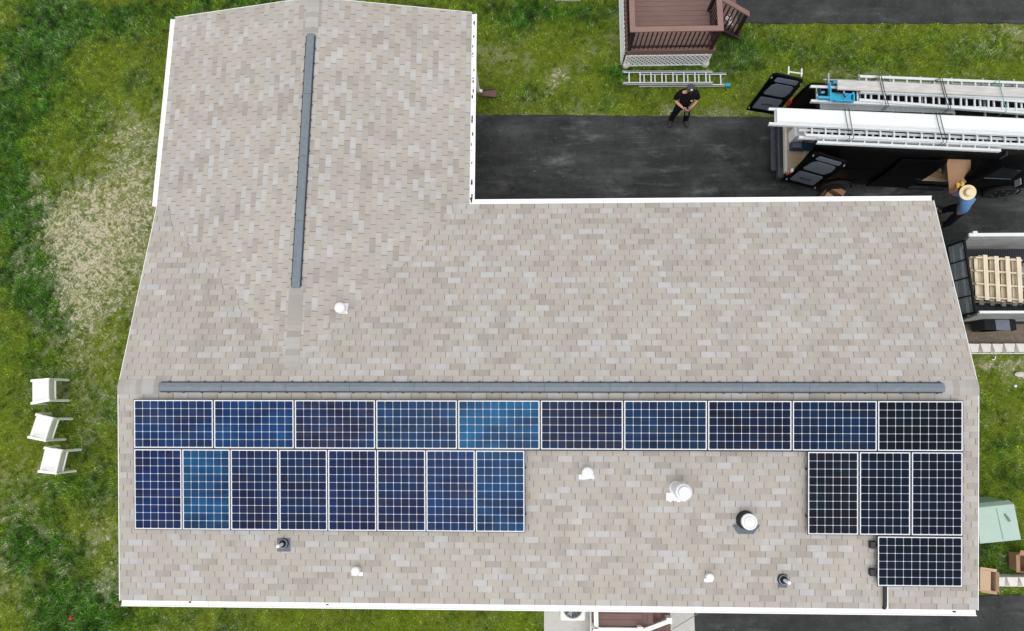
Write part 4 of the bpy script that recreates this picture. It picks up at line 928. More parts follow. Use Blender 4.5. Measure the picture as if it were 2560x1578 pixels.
c = at((2400+270/3.2875)/K, (840+185/3.2875)/K); mb = MB(); mb.tube([(c.x-.05, c.y-.03, .03), (c.x, c.y-.04, .03), (c.x+.04, c.y+.0, .03), (c.x+.05, c.y+.05, .03)], .012, 6); tag(mb.build('litter', M['lattice']), 'curled white scrap of litter on the bare soil by the wall', 'litter')
# ------------------------------------------------------------------ cardboard boxes
def carton(name, label, x, y, z, w, d, h, yaw, m, flaps=(), openf=.0, t=.012, group=None):
    root = empty(name, label, 'cardboard box', (x, y, z), yaw, group); a, b = w/2, d/2
    mb = MB(); mb.box(-a, a, -b, b, 0, t); mb.box(-a, a, -b, -b+t, t, h); mb.box(-a, a, b-t, b, t, h); mb.box(-a, -a+t, -b+t, b-t, t, h); mb.box(a-t, a, -b+t, b-t, t, h); mb.build('carton', M[m], root)
    mb = MB(); mb.box(-a+t, a-t, -b+t, b-t, t+.001, t+.004); mb.build('liner', M['card_dk'], root)
    for side, ang, ln in flaps:
        mb = MB(); ca, sa = math.cos(ang), math.sin(ang)
        if side in 'xX': s_ = 1 if side == 'X' else -1; mb.slab([(s_*a, -b, h), (s_*(a+ln*ca), -b, h+ln*sa), (s_*(a+ln*ca), b, h+ln*sa), (s_*a, b, h)], .006)
        else: s_ = 1 if side == 'Y' else -1; mb.slab([(-a, s_*b, h), (-a, s_*(b+ln*ca), h+ln*sa), (a, s_*(b+ln*ca), h+ln*sa), (a, s_*b, h)], .006)
        mb.build('flap', M[m], root)
    return root
carton('cardboard_box', 'open tan box by the wall blocks at the lower right, lid half folded', 19.36, -4.47, .07, .38, .46, .30, -.13, 'card_lt', (('x', math.pi-.02, .24), ('X', 1.2, .06), ('Y', .3, .06), ('y', .5, .06)))
mb = MB(); mb.box(19.17, 19.52, -4.79, -4.46, .0, .065); tag(mb.build('flat_carton', M['card_lt'], None, bevel=.006), 'flattened pale carton under the open tan box', 'cardboard box')
carton('cardboard_box', 'tan box at the picture edge between utility box and wall blocks', 20.36, -4.10, .02, .40, .40, .32, -.1, 'card', (('x', .5, .14), ('Y', .4, .12)))
carton('cardboard_box', 'open box lying on the driveway beside the rear van door', 16.52, 5.18, .02, .46, .34, .24, -.6, 'card', (('X', .2, .16), ('y', .4, .12), ('Y', .4, .12)))
mb = MB(); mb.box(-.13, .13, -.09, .09, 0, .13); o = mb.build('small_box', M['card_lt']); o.location = (16.50, 5.17, .05); o.rotation_euler = (0, 0, -.7); tag(o, 'small pale carton inside the open box by the rear van door', 'cardboard box')
# ------------------------------------------------------------------ van
VY = -.05; van = empty('van', 'black high-roof cargo van with open doors and a ladder rack', 'van', (14.93, 6.47, 0), VY)
VM = Matrix.Translation((14.93, 6.47, 0)) @ Matrix.Rotation(VY, 4, 'Z'); VI = VM.inverted()
prof = [(.90, .36), (.965, .60), (.985, .95), (.985, 1.35), (.955, 1.75), (.90, 2.08), (.84, 2.26), (.76, 2.37), (.60, 2.43), (.30, 2.465), (0, 2.475)]
stx = [.22, .55, 1.1, 1.8, 2.6, 3.45, 4.40, 4.75, 5.15, 5.45, 5.80, 6.10, 6.45, 6.75, 6.92]
top = [2.475]*9 + [2.10, 1.62, 1.34, 1.24, 1.08, .80]; wid = [.975, 1, 1, 1, 1, 1, 1, 1, 1, .985, .97, .96, .93, .85, .72]
def section(i):
    half = [(y*wid[i], .36+(z-.36)*(top[i]-.36)/(2.475-.36)) for y, z in prof]
    if i >= 10: half = [(y*(1 if z > .9 else .98), z) for y, z in half]
    return [(stx[i], -y, z) for y, z in half] + [(stx[i], y, z) for y, z in half[-2::-1]]
mb = MB(); n = len(prof)*2-1; vs = []; fs = []
for i in range(len(stx)): vs += section(i)
for i in range(len(stx)-1):
    for j in range(n-1):
        if stx[i] == 3.45 and 1 <= j <= 4: continue
        fs.append((i*n+j, i*n+j+1, (i+1)*n+j+1, (i+1)*n+j))
fs.append(tuple((len(stx)-1)*n+j for j in range(n)))
mb.add(vs, fs, True); body = mb.build('body', M['van'], van); md = body.modifiers.new('wall', 'SOLIDIFY'); md.thickness = .045; md.offset = -1
# roof ribs, side crease, window glass, seams
mb = MB()
for y_ in (-.5, -.25, 0, .25, .5): mb.box(.5, 4.9, y_-.025, y_+.025, 2.44+.02*(1-abs(y_)), 2.478+.015*(.5-abs(y_)))
mb.build('roof_rib', M['van'], van, bevel=.01)
mb = MB(); mb.slab([(4.83, -.99, 1.32), (5.50, -.985, 1.30), (5.40, -.955, 1.72), (4.86, -.955, 1.84)], .012); mb.build('window', M['glass'], van)
mb = MB(); mb.slab([(4.83, -1.0, 1.30), (5.50, -.993, 1.28), (5.50, -.99, 1.30), (4.83, -.998, 1.32)], .008); mb.build('window_sill', M['vent_grey'], van)
mb = MB(); mb.box(4.78, 4.786, -1.0, -.99, .5, 2.0); mb.build('door_seam', M['bark'], van)
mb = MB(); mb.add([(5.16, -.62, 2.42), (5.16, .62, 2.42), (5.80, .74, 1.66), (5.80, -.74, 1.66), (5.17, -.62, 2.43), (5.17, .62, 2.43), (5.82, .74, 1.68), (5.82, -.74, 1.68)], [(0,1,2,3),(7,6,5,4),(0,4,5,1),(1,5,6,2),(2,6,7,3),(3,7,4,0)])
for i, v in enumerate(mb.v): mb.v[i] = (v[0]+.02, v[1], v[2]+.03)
mb.build('windshield', mat('windshield_reflection', (.34, .38, .33), .3, 0, .25, 4), van)  # pale green-grey colour stands in for the reflection on the glass
mb = MB(); mb.box(5.62, 5.74, -1.20, -1.0, 1.22, 1.46); mb.build('mirror', M['van'], van, bevel=.03)
mb = MB(); mb.box(5.60, 5.622, -1.18, -1.02, 1.25, 1.43); mb.build('mirror_glass', M['alu_dull'], van)
mb = MB(); mb.slab([(6.2, -.90, .92), (6.72, -.80, .85), (6.72, -.78, .98), (6.2, -.91, 1.08)], .02); mb.build('headlight', M['alu_dull'], van)
for x_ in (1.65, 5.93):
    for s_ in (-1, 1):
        mb = MB(); RX = Matrix.Rotation(math.pi/2*s_, 4, 'X')
        mb.lathe([(.20, -.11), (.33, -.11), (.36, -.07), (.36, .07), (.33, .11), (.22, .115)], (x_, s_*.90, .36), 32, RX); w_ = mb.build('wheel', M['bark'], van)
        mb = MB(); mb.lathe([(.215, -.112), (.21, -.09), (.10, -.075), (.06, -.10), (.01, -.10)], (x_, s_*.91, .36), 24, RX); rm_ = mb.build('rim', M['rim'], w_); mb = MB()
        for k_ in range(7):
            a = k_*2*math.pi/7; mb.bar((x_+.05*math.cos(a), s_*1.015, .36+.05*math.sin(a)), (x_+.21*math.cos(a), s_*1.02, .36+.21*math.sin(a)), .018, .008, (0, 1, 0))
        mb.build('spokes', M['spoke'] if x_ > 3 else M['rim'], w_)
mb = MB()
for x_ in (1.65, 5.93):
    mb = MB()
    for s_ in (-1,): mb.tube([(x_+.42*math.cos(t), s_*1.0, .36+.42*math.sin(t)) for t in [i*math.pi/12 for i in range(13)]], .02, 6)
    mb.build('wheel_arch', M['rubber'], van)
# rear: step bumper, sill, lamps
mb = MB(); mb.box(-.03, .105, -.66, .68, .40, .50); mb.build('step_bumper', M['bumper'], van, bevel=.035, seg=3)
mb = MB(); mb.box(.10, .26, -.90, .90, .42, .62); b_ = mb.build('bumper', M['bumper'], van, bevel=.04, seg=3)
mb = MB()
for i in range(30): mb.box(.135, .225, -.62+i*.043, -.60+i*.043, .615, .626)
mb.build('tread', M['rubber'], b_)
mb = MB(); mb.box(.222, .275, -.80, .80, .64, .75); mb.build('sill', mat('cream_sill', (.62, .60, .54), .6), van)
mb = MB(); mb.box(.276, 4.55, -.86, .86, .66, .735); mb.build('cargo_floor', M['ply'], van)
mb = MB(); mb.box(4.56, 4.60, -.88, .88, .6, 2.35); mb.build('bulkhead', M['van_in'], van)
mb = MB(); mb.box(3.45, 4.40, -1.03, -.90, .44, .52); st_ = mb.build('side_step', M['rubber'], van, bevel=.01)
mb = MB()
for i in range(22): mb.box(3.49+i*.04, 3.505+i*.04, -1.01, -.92, .52, .528)
mb.build('tread', M['bumper'], st_)
mb = MB(); mb.box(.17, .24, -.985, -.90, .98, 1.14); tl = mb.build('tail_light', M['bright_red_lens'], van, bevel=.012)
mb = MB(); mb.box(.168, .238, -.983, -.90, 1.145, 1.22); mb.box(.165, .17, -.97, -.91, 1.05, 1.07); mb.build('lens', M['lens_white'], tl)
mb = MB(); mb.box(.17, .24, .90, .985, .98, 1.22); mb.build('tail_light', M['bright_red_lens'], van, bevel=.012)
def rear_door(A, B, label):
    "door leaf between two world points at floor level, trim on its south face"
    A = VI @ Vector((*A, 0)); B = VI @ Vector((*B, 0)); U = (B-A); L = U.length; U.normalize(); Nn = Vector((U.y, -U.x, 0))
    P = lambda u, z, d: A+U*(u*L)+Vector((0, 0, z))+Nn*d
    mb = MB(); ol = [(.0, .62), (1, .62), (1, 2.16), (.93, 2.28), (.12, 2.36), (0, 2.30)]
    mb.add([P(u, z, -.03) for u, z in ol]+[P(u, z, .03) for u, z in ol], [tuple(range(6))[::-1], tuple(range(6, 12))]+[(i, (i+1) % 6, 6+(i+1) % 6, 6+i) for i in range(6)])
    d = mb.build('rear_door', M['van'], van, bevel=.012); d['label'] = label
    def panel(nm, pts, m):
        mb = MB(); k_ = len(pts); mb.add([P(u, z, .031) for u, z in pts]+[P(u, z, .043) for u, z in pts], [tuple(range(k_))[::-1], tuple(range(k_, 2*k_))]+[(i, (i+1) % k_, k_+(i+1) % k_, k_+i) for i in range(k_)]); mb.build(nm, m, d, bevel=.004)
    panel('trim_panel', [(.16, 2.12), (.20, 2.08), (.82, 2.06), (.86, 2.10), (.84, 2.22), (.80, 2.24), (.22, 2.26), (.18, 2.24)], M['trim'])
    panel('trim_panel', [(.12, 1.56), (.18, 1.50), (.72, 1.48), (.80, 1.53), (.86, 1.70), (.84, 1.94), (.78, 1.99), (.30, 2.01), (.18, 1.92)], M['trim'])
    panel('trim_panel', [(.10, .84), (.14, .80), (.80, .80), (.84, .84), (.84, 1.32), (.80, 1.36), (.16, 1.37), (.12, 1.33)], M['trim'])
    mb = MB(); mb.tube([P(.3, 1.05, .05), P(.4, 1.12, .085), P(.55, 1.12, .085), P(.62, 1.05, .05)], .012, 8); mb.build('handle', M['black'], d)
    mb = MB()
    for u, z in ((.03, .75), (.03, 2.2), (.95, .70), (.95, 2.12)): a = P(u, z, .034); mb.bar(a, a+Vector((0, 0, .05)), .05, .02)
    mb.build('latch', M['alu_dull'], d)
rear_door((15.10, 5.50), (15.90, 5.26), 'right rear door swung back along the van side')
rear_door((14.26, 7.49), (15.04, 7.34), 'left rear door standing open over the grass edge')
mb = MB()
for a, b in (((14.62, 7.44), (14.62, 7.62)), ((14.92, 7.38), (14.92, 7.56))): mb.tube([VI @ Vector((*a, 2.36)), VI @ Vector((*b, 2.40))], .02, 8)
mb.tube([VI @ Vector((14.60, 7.50, 2.38)), VI @ Vector((14.94, 7.44, 2.38))], .018, 8); mb.build('door_bracket', M['alu'], van)
# sliding door run back along the side
def side_pts(x, z):   # outer face of the south side
    for (ya, za), (yb, zb) in zip(prof, prof[1:]):
        if za <= z <= zb: t = (z-za)/(zb-za); return -(ya+(yb-ya)*t)
    return -.98
mb = MB(); vs = []; zz = [.60, .95, 1.35, 1.75, 2.08]
for x_ in (2.35, 3.42):
    for z_ in zz: vs += [(x_, side_pts(x_, z_)-.075, z_), (x_, side_pts(x_, z_)-.035, z_)]
k_ = len(zz)*2; fs = []
for j in range(len(zz)-1): fs += [(2*j, 2*j+2, k_+2*j+2, k_+2*j), (2*j+1, k_+2*j+1, k_+2*j+3, 2*j+3), (2*j, 2*j+1, 2*j+3, 2*j+2), (k_+2*j, k_+2*j+2, k_+2*j+3, k_+2*j+1)]
fs += [(0, k_, k_+1, 1), (k_-2, k_-1, 2*k_-1, 2*k_-2)]; mb.add(vs, fs); sd_ = mb.build('sliding_door', M['van'], van)
mb = MB(); mb.box(3.20, 3.34, -1.085, -1.06, 1.22, 1.26); mb.build('handle', M['rubber'], sd_)
mb = MB(); mb.box(1.2, 3.4, -1.0, -.975, 1.44, 1.47); mb.build('door_track', M['van'], van)
# ladder rack
mb = MB()
for y_ in (-.72, .72):
    mb.bar((.35, y_, 2.56), (5.05, y_, 2.56), .035, .04)
    for x_ in (.5, 1.9, 3.4, 4.8): mb.bar((x_, y_, 2.40), (x_, y_, 2.56), .03, .05, (1, 0, 0))
for x_ in (.45, 1.15, 1.85, 2.55, 3.25, 3.95, 4.65): mb.bar((x_, -.86, 2.60), (x_, .86, 2.60), .035, .035)
mb.build('ladder_rack', M['alu_dull'], van)
mb = MB(); WY0 = .005
mb.bar((.22, WY0, 2.635), (3.25, WY0, 2.635), .13, .01)
for sg in (-.065, .065): mb.bar((.22, WY0+sg, 2.65), (3.25, WY0+sg, 2.65), .01, .035)
x_ = .24
while x_ < 3.23: mb.bar((x_, WY0-.06, 2.655), (x_+.012, WY0+.06, 2.655), .012, .01); x_ += .028
o = mb.build('roof_walkway', M['alu_dull'], van)
# ------------------------------------------------------------------ load on the rack
TH = -.06; G = 'ladders and planks strapped to the van roof'
ladder((13.89, 6.145), 7.4, .38, 2.80, 'longest aluminium ladder, sticking out behind the van under the bright plank', G, TH)
ladder((14.72, 5.87), 6.4, .34, 2.74, 'aluminium ladder nearest the house side, under the bright plank edge', G, TH)
ladder((14.98, 5.62), 4.05, .15, 2.70, 'narrow aluminium ladder section along the van\'s house-side roof edge', G, TH)
ladder((14.60, 5.79), 6.9, .20, 2.655, 'slim aluminium ladder tucked below the rail of the ladder nearest the house side', G, TH)
ladder((16.02, 6.93), 5.4, .40, 2.76, 'aluminium ladder on the lawn side of the rack, rungs showing past the wooden plank', G, TH)
ladder((14.93, 6.75), 5.6, .38, 2.685, 'aluminium ladder end poking out beyond the turquoise ladder jack', G, TH)
ladder((16.00, 6.70), 5.2, .30, 2.72, 'aluminium ladder between the wooden plank and the roof walkway', G, -.10)
def plank(start, L, w, z, t, m, label, ribs=False, name='plank'):
    mb = MB(); mb.box(0, L, -w/2, w/2, 0, t)
    if ribs:
        for k_ in range(7): y_ = -w/2+.02+k_*(w-.04)/6; mb.box(0, L, y_-.006, y_+.006, t, t+.012)
        mb.box(0, L, -w/2-.008, -w/2, -.06, t+.012); mb.box(0, L, w/2, w/2+.008, -.06, t+.012)
    o = mb.build(name, M[m]); o.location = (start[0], start[1], z); o.rotation_euler = (0, 0, TH); return tag(o, label, 'plank', 'ladders and planks strapped to the van roof')
plank((14.05, 6.15), 7.3, .31, 2.845, .035, 'alu_bright', 'bright white aluminium stage plank on the rear-jutting ladder', True, 'stage_plank')
plank((15.48, 6.885), 5.2, .225, 2.81, .04, 'plank', 'weathered grey wooden plank on the rack beside the turquoise ladder jack')
# turquoise ladder jack
lj = empty('ladder_jack', 'turquoise ladder jack bracket on the ladder end above the van roof', 'ladder jack', (15.5, 6.72, 2.72), TH)
mb = MB(); mb.bar((-.18, -.20, .07), (-.18, .22, .07), .035, .07); mb.bar((-.10, -.21, .08), (.34, -.21, .08), .03, .07); mb.bar((-.12, .23, .08), (.34, .27, .08), .03, .07); mb.bar((.34, -.21, .08), (.34, -.02, .08), .03, .07); mb.bar((.10, -.20, .1), (.34, .0, .1), .03, .03)
mb.build('frame', M['blue'], lj)
mb = MB(); mb.slab([(-.16, -.19, .05), (.30, -.19, .05), (.30, .0, .05), (-.16, .0, .05)], .012); mb.build('plate', M['blue'], lj)
mb = MB(); mb.tube([(-.46, -.13, .06), (-.20, -.13, .06)], .035, 10); mb.tube([(-.46, .0, .05), (-.3, .0, .05)], .03, 10); mb.build('arm', M['blue'], lj)
mb = MB(); mb.tube([(-.08, -.02, .10), (.08, -.06, .13), (.16, -.14, .10)], .016, 8); mb.tube([(-.42, .08, .04), (-.42, -.02, .09)], .04, 8); mb.build('hook', M['black'], lj)
def strap(pts, r, m, label, name='strap'):
    mb = MB(); mb.tube(pts, r, 6); tag(mb.build(name, M[m]), label, 'strap', 'cords tying the load to the van rack')
def over(x, y0, y1, z, m, label, r=.008, dx=.05):
    strap([(x-dx, y1-.03, z-.35), (x-dx*.6, y1-.015, z-.02), (x, y1+.02, z+.01), (x+dx*.3, (y0+y1)/2, z+.02), (x+dx, y0-.02, z+.01), (x+dx*1.2, y0-.02, z-.30)], r, m, label)
Z1 = 2.905
over(15.55, 5.58, 6.24, Z1, 'black', 'black cord over the bright plank near the van rear, left strand'); over(15.64, 5.58, 6.24, Z1, 'black', 'black cord over the bright plank near the van rear, right strand')
over(17.55, 5.46, 6.12, Z1, 'black', 'black cord over the bright plank at mid van, left strand', dx=.09); over(17.63, 5.46, 6.12, Z1, 'black', 'black cord over the bright plank at mid van, right strand', dx=.09)
over(16.40, 6.36, 7.06, 2.87, 'black', 'black cord over the wooden plank by the ladder jack, left strand', dx=.10); over(16.45, 6.36, 7.06, 2.87, 'black', 'black cord over the wooden plank by the ladder jack, right strand', dx=.10)
over(17.75, 6.28, 6.98, 2.87, 'black', 'black cord over the wooden plank at mid van, left strand', dx=.12); over(17.80, 6.28, 6.98, 2.87, 'black', 'black cord over the wooden plank at mid van, right strand', dx=.12)
over(19.05, 6.20, 6.92, 2.87, 'teal', 'teal cord over the wooden plank towards the van cab', r=.008, dx=.08)
# cargo in the van
o = carton('cardboard_box', 'open box with flaps up inside the sliding doorway', *(VM @ Vector((3.95, -.62, .736))), .34, .28, .26, -.35, 'card', (('x', .8, .14), ('X', 1.0, .12), ('Y', .9, .10)))
mb = MB(); mb.box(-.06, .06, -.05, .05, 0, .12); o = mb.build('white_package', M['lattice']); o.location = VM @ Vector((4.02, -.68, .80)); o.rotation_euler = (0, 0, .3); tag(o, 'small white package inside the flapped box in the doorway', 'package')
mb = MB(); mb.box(-.75, .75, -.45, .40, 0, .05); o = mb.build('cardboard_sheet', M['card_lt']); o.location = VM @ Vector((1.45, -.10, .74)); o.rotation_euler = (0, 0, VY+.03); tag(o, 'flat tan cardboard stack on the cargo floor behind the rear doors', 'cardboard sheet')
bx_ = empty('tool_tote', 'white and blue tote bag just inside the rear van doors', 'tote', tuple(VM @ Vector((.48, .10, .738))), VY)
mb = MB(); mb.box(-.17, .17, -.10, .20, 0, .42); mb.build('tote_body', M['lattice'], bx_, bevel=.04)
mb = MB(); mb.box(-.15, .45, -.32, -.13, .0, .16); mb.build('tray', M['blue_dk'], bx_, bevel=.02); mb = MB(); mb.box(-.12, .10, -.29, -.16, .161, .17); mb.build('tray_lid', M['trim'], bx_)
# large flat carton being pulled out of the side door
Q = [at((1860+1590/3.15)/K, (160+700/3.15)/K, 2.05), at((1860+1785/3.15)/K, (160+690/3.15)/K, 2.05), at((1860+1788/3.15)/K, (160+905/3.15)/K, .98), at((1860+1620/3.15)/K, (160+1025/3.15)/K, .98)]
fc = empty('flat_carton', 'large flat brown carton held upright in the side doorway', 'cardboard box', tuple(Q[3]))
mb = MB(); mb.slab(Q, .07); wp(mb, 'carton', M['card'], fc)
nn = (Q[1]-Q[0]).cross(Q[2]-Q[0]).normalized(); mb = MB(); mb.bar(Q[1]+(Q[0]-Q[1])*.06+nn*.072, Q[2]+(Q[3]-Q[2])*.06+nn*.072, .012, .004, nn); mb.bar(Q[1]+(Q[0]-Q[1])*.06-nn*.003, Q[2]+(Q[3]-Q[2])*.06-nn*.003, .012, .004, nn); wp(mb, 'crease', M['card_dk'], fc)
# ------------------------------------------------------------------ trailer and pallets
tr = empty('utility_trailer', 'black utility trailer with grey board sides and mesh ramp gate', 'trailer', (21, 2.8, 0)); TXE = 23.2
mb = MB(); mb.box(19.50, TXE, 1.86, 3.64, .44, .50); wp(mb, 'bed', M['trfloor'], tr)
mb = MB()
for i in range(60): mb.box(19.55+i*.06, 19.56+i*.06, 1.9, 3.6, .500, .504)
wp(mb, 'bed_tread', M['rubber'], tr)
def wallq(y0, y1, z0, z1, xa, xb, t, nm, m): mb = MB(); mb.slab([(xb, y0, z0), (TXE, y0, z0), (TXE, y1, z1), (xa, y1, z1)], t); return wp(mb, nm, m, tr)
wallq(3.66, 3.76, .48, 1.28, 19.20, 19.50, .03, 'side_board', M['trwall']); wallq(1.80, 1.86, .40, 1.28, 19.22, 19.42, .03, 'side_board', M['trwall'])
mb = MB(); mb.box(19.17, TXE, 3.735, 3.815, 1.28, 1.32); mb.box(19.26, 19.36, 3.80, 3.86, 1.27, 1.34); wp(mb, 'top_rail', M['trwhite'], tr)
mb = MB(); mb.box(19.20, TXE, 1.835, 1.895, 1.28, 1.315); wp(mb, 'top_rail', M['trwhite'], tr)
mb = MB(); mb.bar((19.42, 1.80, .42), (19.22, 1.83, 1.26), .07, .04, (0, 1, 0)); mb.bar((19.50, 3.70, .46), (19.22, 3.78, 1.26), .06, .05, (0, 1, 0)); wp(mb, 'corner_post', M['grey_metal'], tr)
# ramp gate: frame and mesh
P0, P1 = Vector((19.24, 3.72, .45)), Vector((19.30, 1.90, .45)); up_ = Vector((.03, 0, .55))
mb = MB()
for a, b in ((P0, P1), (P0+up_, P1+up_), (P0, P0+up_), (P1, P1+up_)): mb.bar(a, b, .045, .045)
for t in (.26, .51, .76): a = P0+(P1-P0)*t; mb.bar(a, a+up_, .03, .03)
g_ = wp(mb, 'ramp_gate', M['rubber'], tr)
mb = MB(); L = (P1-P0).length
for i in range(1, 46): a = P0+(P1-P0)*(i/46); mb.bar(a, a+up_, .006, .006)
for i in range(1, 18): mb.bar(P0+up_*(i/18), P1+up_*(i/18), .010, .006)
mb.build('gate_mesh', M['vent_grey'], g_)
mb = MB(); mb.box(19.47, 19.53, 1.88, 3.68, .50, .545); mb.box(19.36, 19.40, 1.88, 3.70, .36, .44); wp(mb, 'rear_beam', M['grey_metal'], tr)
mb = MB(); mb.prism([(19.62, .42), (19.74, .72), (20.50, .72), (20.62, .46), (20.56, .46), (20.46, .68), (19.78, .68), (19.68, .42)], 0, .26, Matrix(((1,0,0,0),(0,0,-1,1.77),(0,1,0,0),(0,0,0,1)))); wp(mb, 'fender', M['rubber'], tr, bevel=.01)
mb = MB(); mb.lathe([(.18, -.09), (.31, -.09), (.33, -.05), (.33, .05), (.31, .09), (.18, .09)], (20.10, 1.63, .33), 28, Matrix.Rotation(math.pi/2, 4, 'X')); w_ = wp(mb, 'wheel', M['bark'], tr)
mb = MB(); mb.lathe([(.19, .09), (.17, .05), (.02, .06)], (20.10, 1.63, .33), 20, Matrix.Rotation(math.pi/2, 4, 'X')); mb.build('rim', M['trwhite'], w_)
mb = MB(); mb.box(20.0, 20.34, 1.505, 1.765, .722, .728); wp(mb, 'fender_plate', M['trim'], tr)
def pallet(x, y, z, yaw, label, mats, w=1.09, d=1.13, nb=5, over_=.0):
    root = empty('pallet', label, 'pallet', (x, y, z), yaw, 'pallets in the trailer'); a, b = w/2, d/2; r = random.Random(int(x*100+z*50))
    for i in range(nb):            # lower deck boards
        xx = -a+.05+i*(w-.1)/(nb-1); mb = MB(); mb.box(xx-.045, xx+.045, -b+r.random()*.03, b-r.random()*.03, 0, .018); mb.build('lower_board', mats[2] if i % 2 else mats[0], root)
    for i in range(4):             # stringers
        yy = -b+.06+i*(d-.12)/3; mb = MB(); mb.box(-a-.01-r.random()*.03, a+.01+r.random()*.03, yy-.018, yy+.018, .019, .108); mb.build('stringer', mats[1], root)
    for i in range(4):
        xx = -a+.20+i*(w-.24)/3.15; j = (r.random()-.5)*.03; mb = MB(); mb.box(xx-.052, xx+.052, -b-.01+j, b+.01+j, .109, .127); mb.build('upper_board', mats[0], root)
    return root
PM = (M['pallet'], M['pallet_x'], M['pallet_pk']); PO = (M['pallet_old'],)*3
pallet(20.17, 2.72, .505, -.06, 'weathered grey pallet at the bottom of the stack in the trailer', PO); 
pallet(20.10, 2.80, .634, -.10, 'second pallet down in the trailer stack, mostly hidden', PM)
pallet(20.13, 2.78, .763, -.075, 'pale new pine pallet on top of the trailer stack', PM)
pallet(21.42, 2.62, .505, -.16, 'weathered pallet leaning toward the right picture edge of the trailer bed', PO)
# ------------------------------------------------------------------ people
def fingers(w, d, side, up, n=4, curl=.9, r=.0085):
    "four finger chains and a thumb from wrist w towards d; side = thumb side; up = back of hand"
    w, d, side, up = Vector(w), Vector(d).normalized(), Vector(side).normalized(), Vector(up).normalized(); ch = []
    palm = w+d*.085; L = (.070, .078, .073, .058)
    for i in range(4):
        b = palm+side*(.030-.020*i); c1 = b+d*L[i]*.5-up*L[i]*.15*curl; c2 = c1+d*L[i]*.3-up*L[i]*.45*curl; c3 = c2+d*L[i]*.02-up*L[i]*.3*curl
        ch.append([(*(palm-d*.03+side*(.022-.015*i)), .012), (*b, .0105), (*c1, r), (*c2, r*.92), (*c3, r*.75)])
    t0 = w+d*.03+side*.025; t1 = t0+side*.030+d*.025-up*.012; t2 = t1+d*.030-side*.004-up*.014
    ch.append([(*t0, .014), (*t1, .0105), (*t2, .0085)]); ch.append([(*w, .024, .017), (*(w+d*.045), .034, .015), (*palm, .034, .013)])
    return ch
def head_parts(root, c, fwd, skinm, tilt=0.0):
    "face details on a head centred at c looking along fwd"
    c = Vector(c); f = Vector(fwd).normalized(); s = f.cross(Vector((0, 0, 1))).normalized(); u = s.cross(f)
    mb = MB()
    for sg in (-1, 1): mb.lathe([(.004, -.011), (.012, 0), (.004, .011)], c+f*.083+s*sg*.032+u*.01, 10)
    mb.build('eye', M['lattice'], root)
    mb = MB(); mb.tube([c+f*.088+u*.022, c+f*.108-u*.022, c+f*.09-u*.034], [.008, .013, .008], 8); mb.build('nose', skinm, root)
    mb = MB(); mb.tube([c+f*.084-s*.022-u*.058, c+f*.092-u*.06, c+f*.084+s*.022-u*.058], [.004, .007, .004], 8); mb.build('mouth', M['card'], root)
    mb = MB()
    for sg in (-1, 1): mb.lathe([(.006, -.03), (.016, -.012), (.019, .014), (.008, .03)], c+s*sg*.084, 10, Matrix.Diagonal((.6, 1.1, 1)))
    mb.build('ear', skinm, root)
# --- man with the remote control, facing the camera side
PX, PY = 12.60, 7.50
pl = empty('person', 'person in black shirt and cap looking down at a remote control', 'person', (PX, PY, 0))
sh = lambda x, y, z, *r: (x-.070*z, y+.02*z, z, *r)
pelvis = sh(0, 0, .93, .12, .10); belly = sh(0, -.03, 1.12, .13, .11); chest = sh(0, -.01, 1.33, .14, .11); nb = sh(0, -.01, 1.48, .08, .07); neck = sh(0, -.035, 1.56, .06, .06); hd0 = sh(0, -.06, 1.62, .075, .085); hd1 = sh(0, -.075, 1.70, .088, .098); hd2 = sh(0, -.06, 1.77, .07, .08)
chains = [[pelvis, belly, chest, nb, neck, hd0, hd1, hd2]]
wr = {}
for s_ in (-1, 1):
    el = sh(s_*.27, -.06, 1.16, .046); w_ = sh(s_*.115, -.27, 1.20, .029); wr[s_] = w_
    chains.append([chest, sh(s_*.20, 0, 1.42, .075), sh(s_*.26, -.01, 1.30, .058), el, sh(s_*.20, -.17, 1.18, .040), w_])
    chains.append([pelvis, sh(s_*.11, 0, .84, .105), sh(s_*.16, -.03, .50, .07), sh(s_*.19, .02, .10, .045)])
    chains += fingers(w_[:3], (-s_*.45, -.8, .05), (-s_*.5, .2, .85), (s_*.85, -.5, .2), curl=1.0)
skin('body', M['skin'], chains, pl)
Cs = lambda x, y, z, *r: sh(x, y, z, *r)
shirt = [[Cs(0, 0, .84, .17, .14), Cs(0, 0, .96, .185, .16), Cs(0, -.03, 1.12, .195, .175), Cs(0, -.01, 1.33, .19, .15), Cs(0, 0, 1.45, .12, .09)]]
for s_ in (-1, 1): shirt.append([Cs(0, -.01, 1.33, .19, .15), Cs(s_*.20, 0, 1.41, .095), Cs(s_*.265, -.01, 1.27, .085), Cs(s_*.285, -.04, 1.18, .075)])
skin('shirt', M['cloth_black'], shirt, pl)
tro = [[Cs(0, 0, 1.0, .165, .135), Cs(0, 0, .90, .165, .135)]]
for s_ in (-1, 1): tro.append([Cs(0, 0, .90, .165, .135), Cs(s_*.115, 0, .80, .118), Cs(s_*.16, -.03, .50, .092), Cs(s_*.195, .01, .20, .082), Cs(s_*.20, .0, .05, .082), Cs(s_*.20, .0, -.03, .06)])
skin('trousers', M['navy'], tro, pl)
for s_ in (-1, 1):
    skin('shoe', M['shoe'], [[(s_*.19-.01, .08, .055, .052, .05), (s_*.205-.01, -.04, .055, .055, .05), (s_*.235-.01, -.17, .045, .060, .042), (s_*.25-.01, -.23, .04, .045, .034)]], pl)
hc = Vector(hd1[:3]); mb = MB(); mb.lathe([(.100, -.005), (.104, .03), (.095, .075), (.06, .105), (.01, .115)], hc+Vector((0, .01, .02)), 24, Matrix.Rotation(-.35, 4, 'X')); cp = mb.build('cap', M['capgrey'], pl)
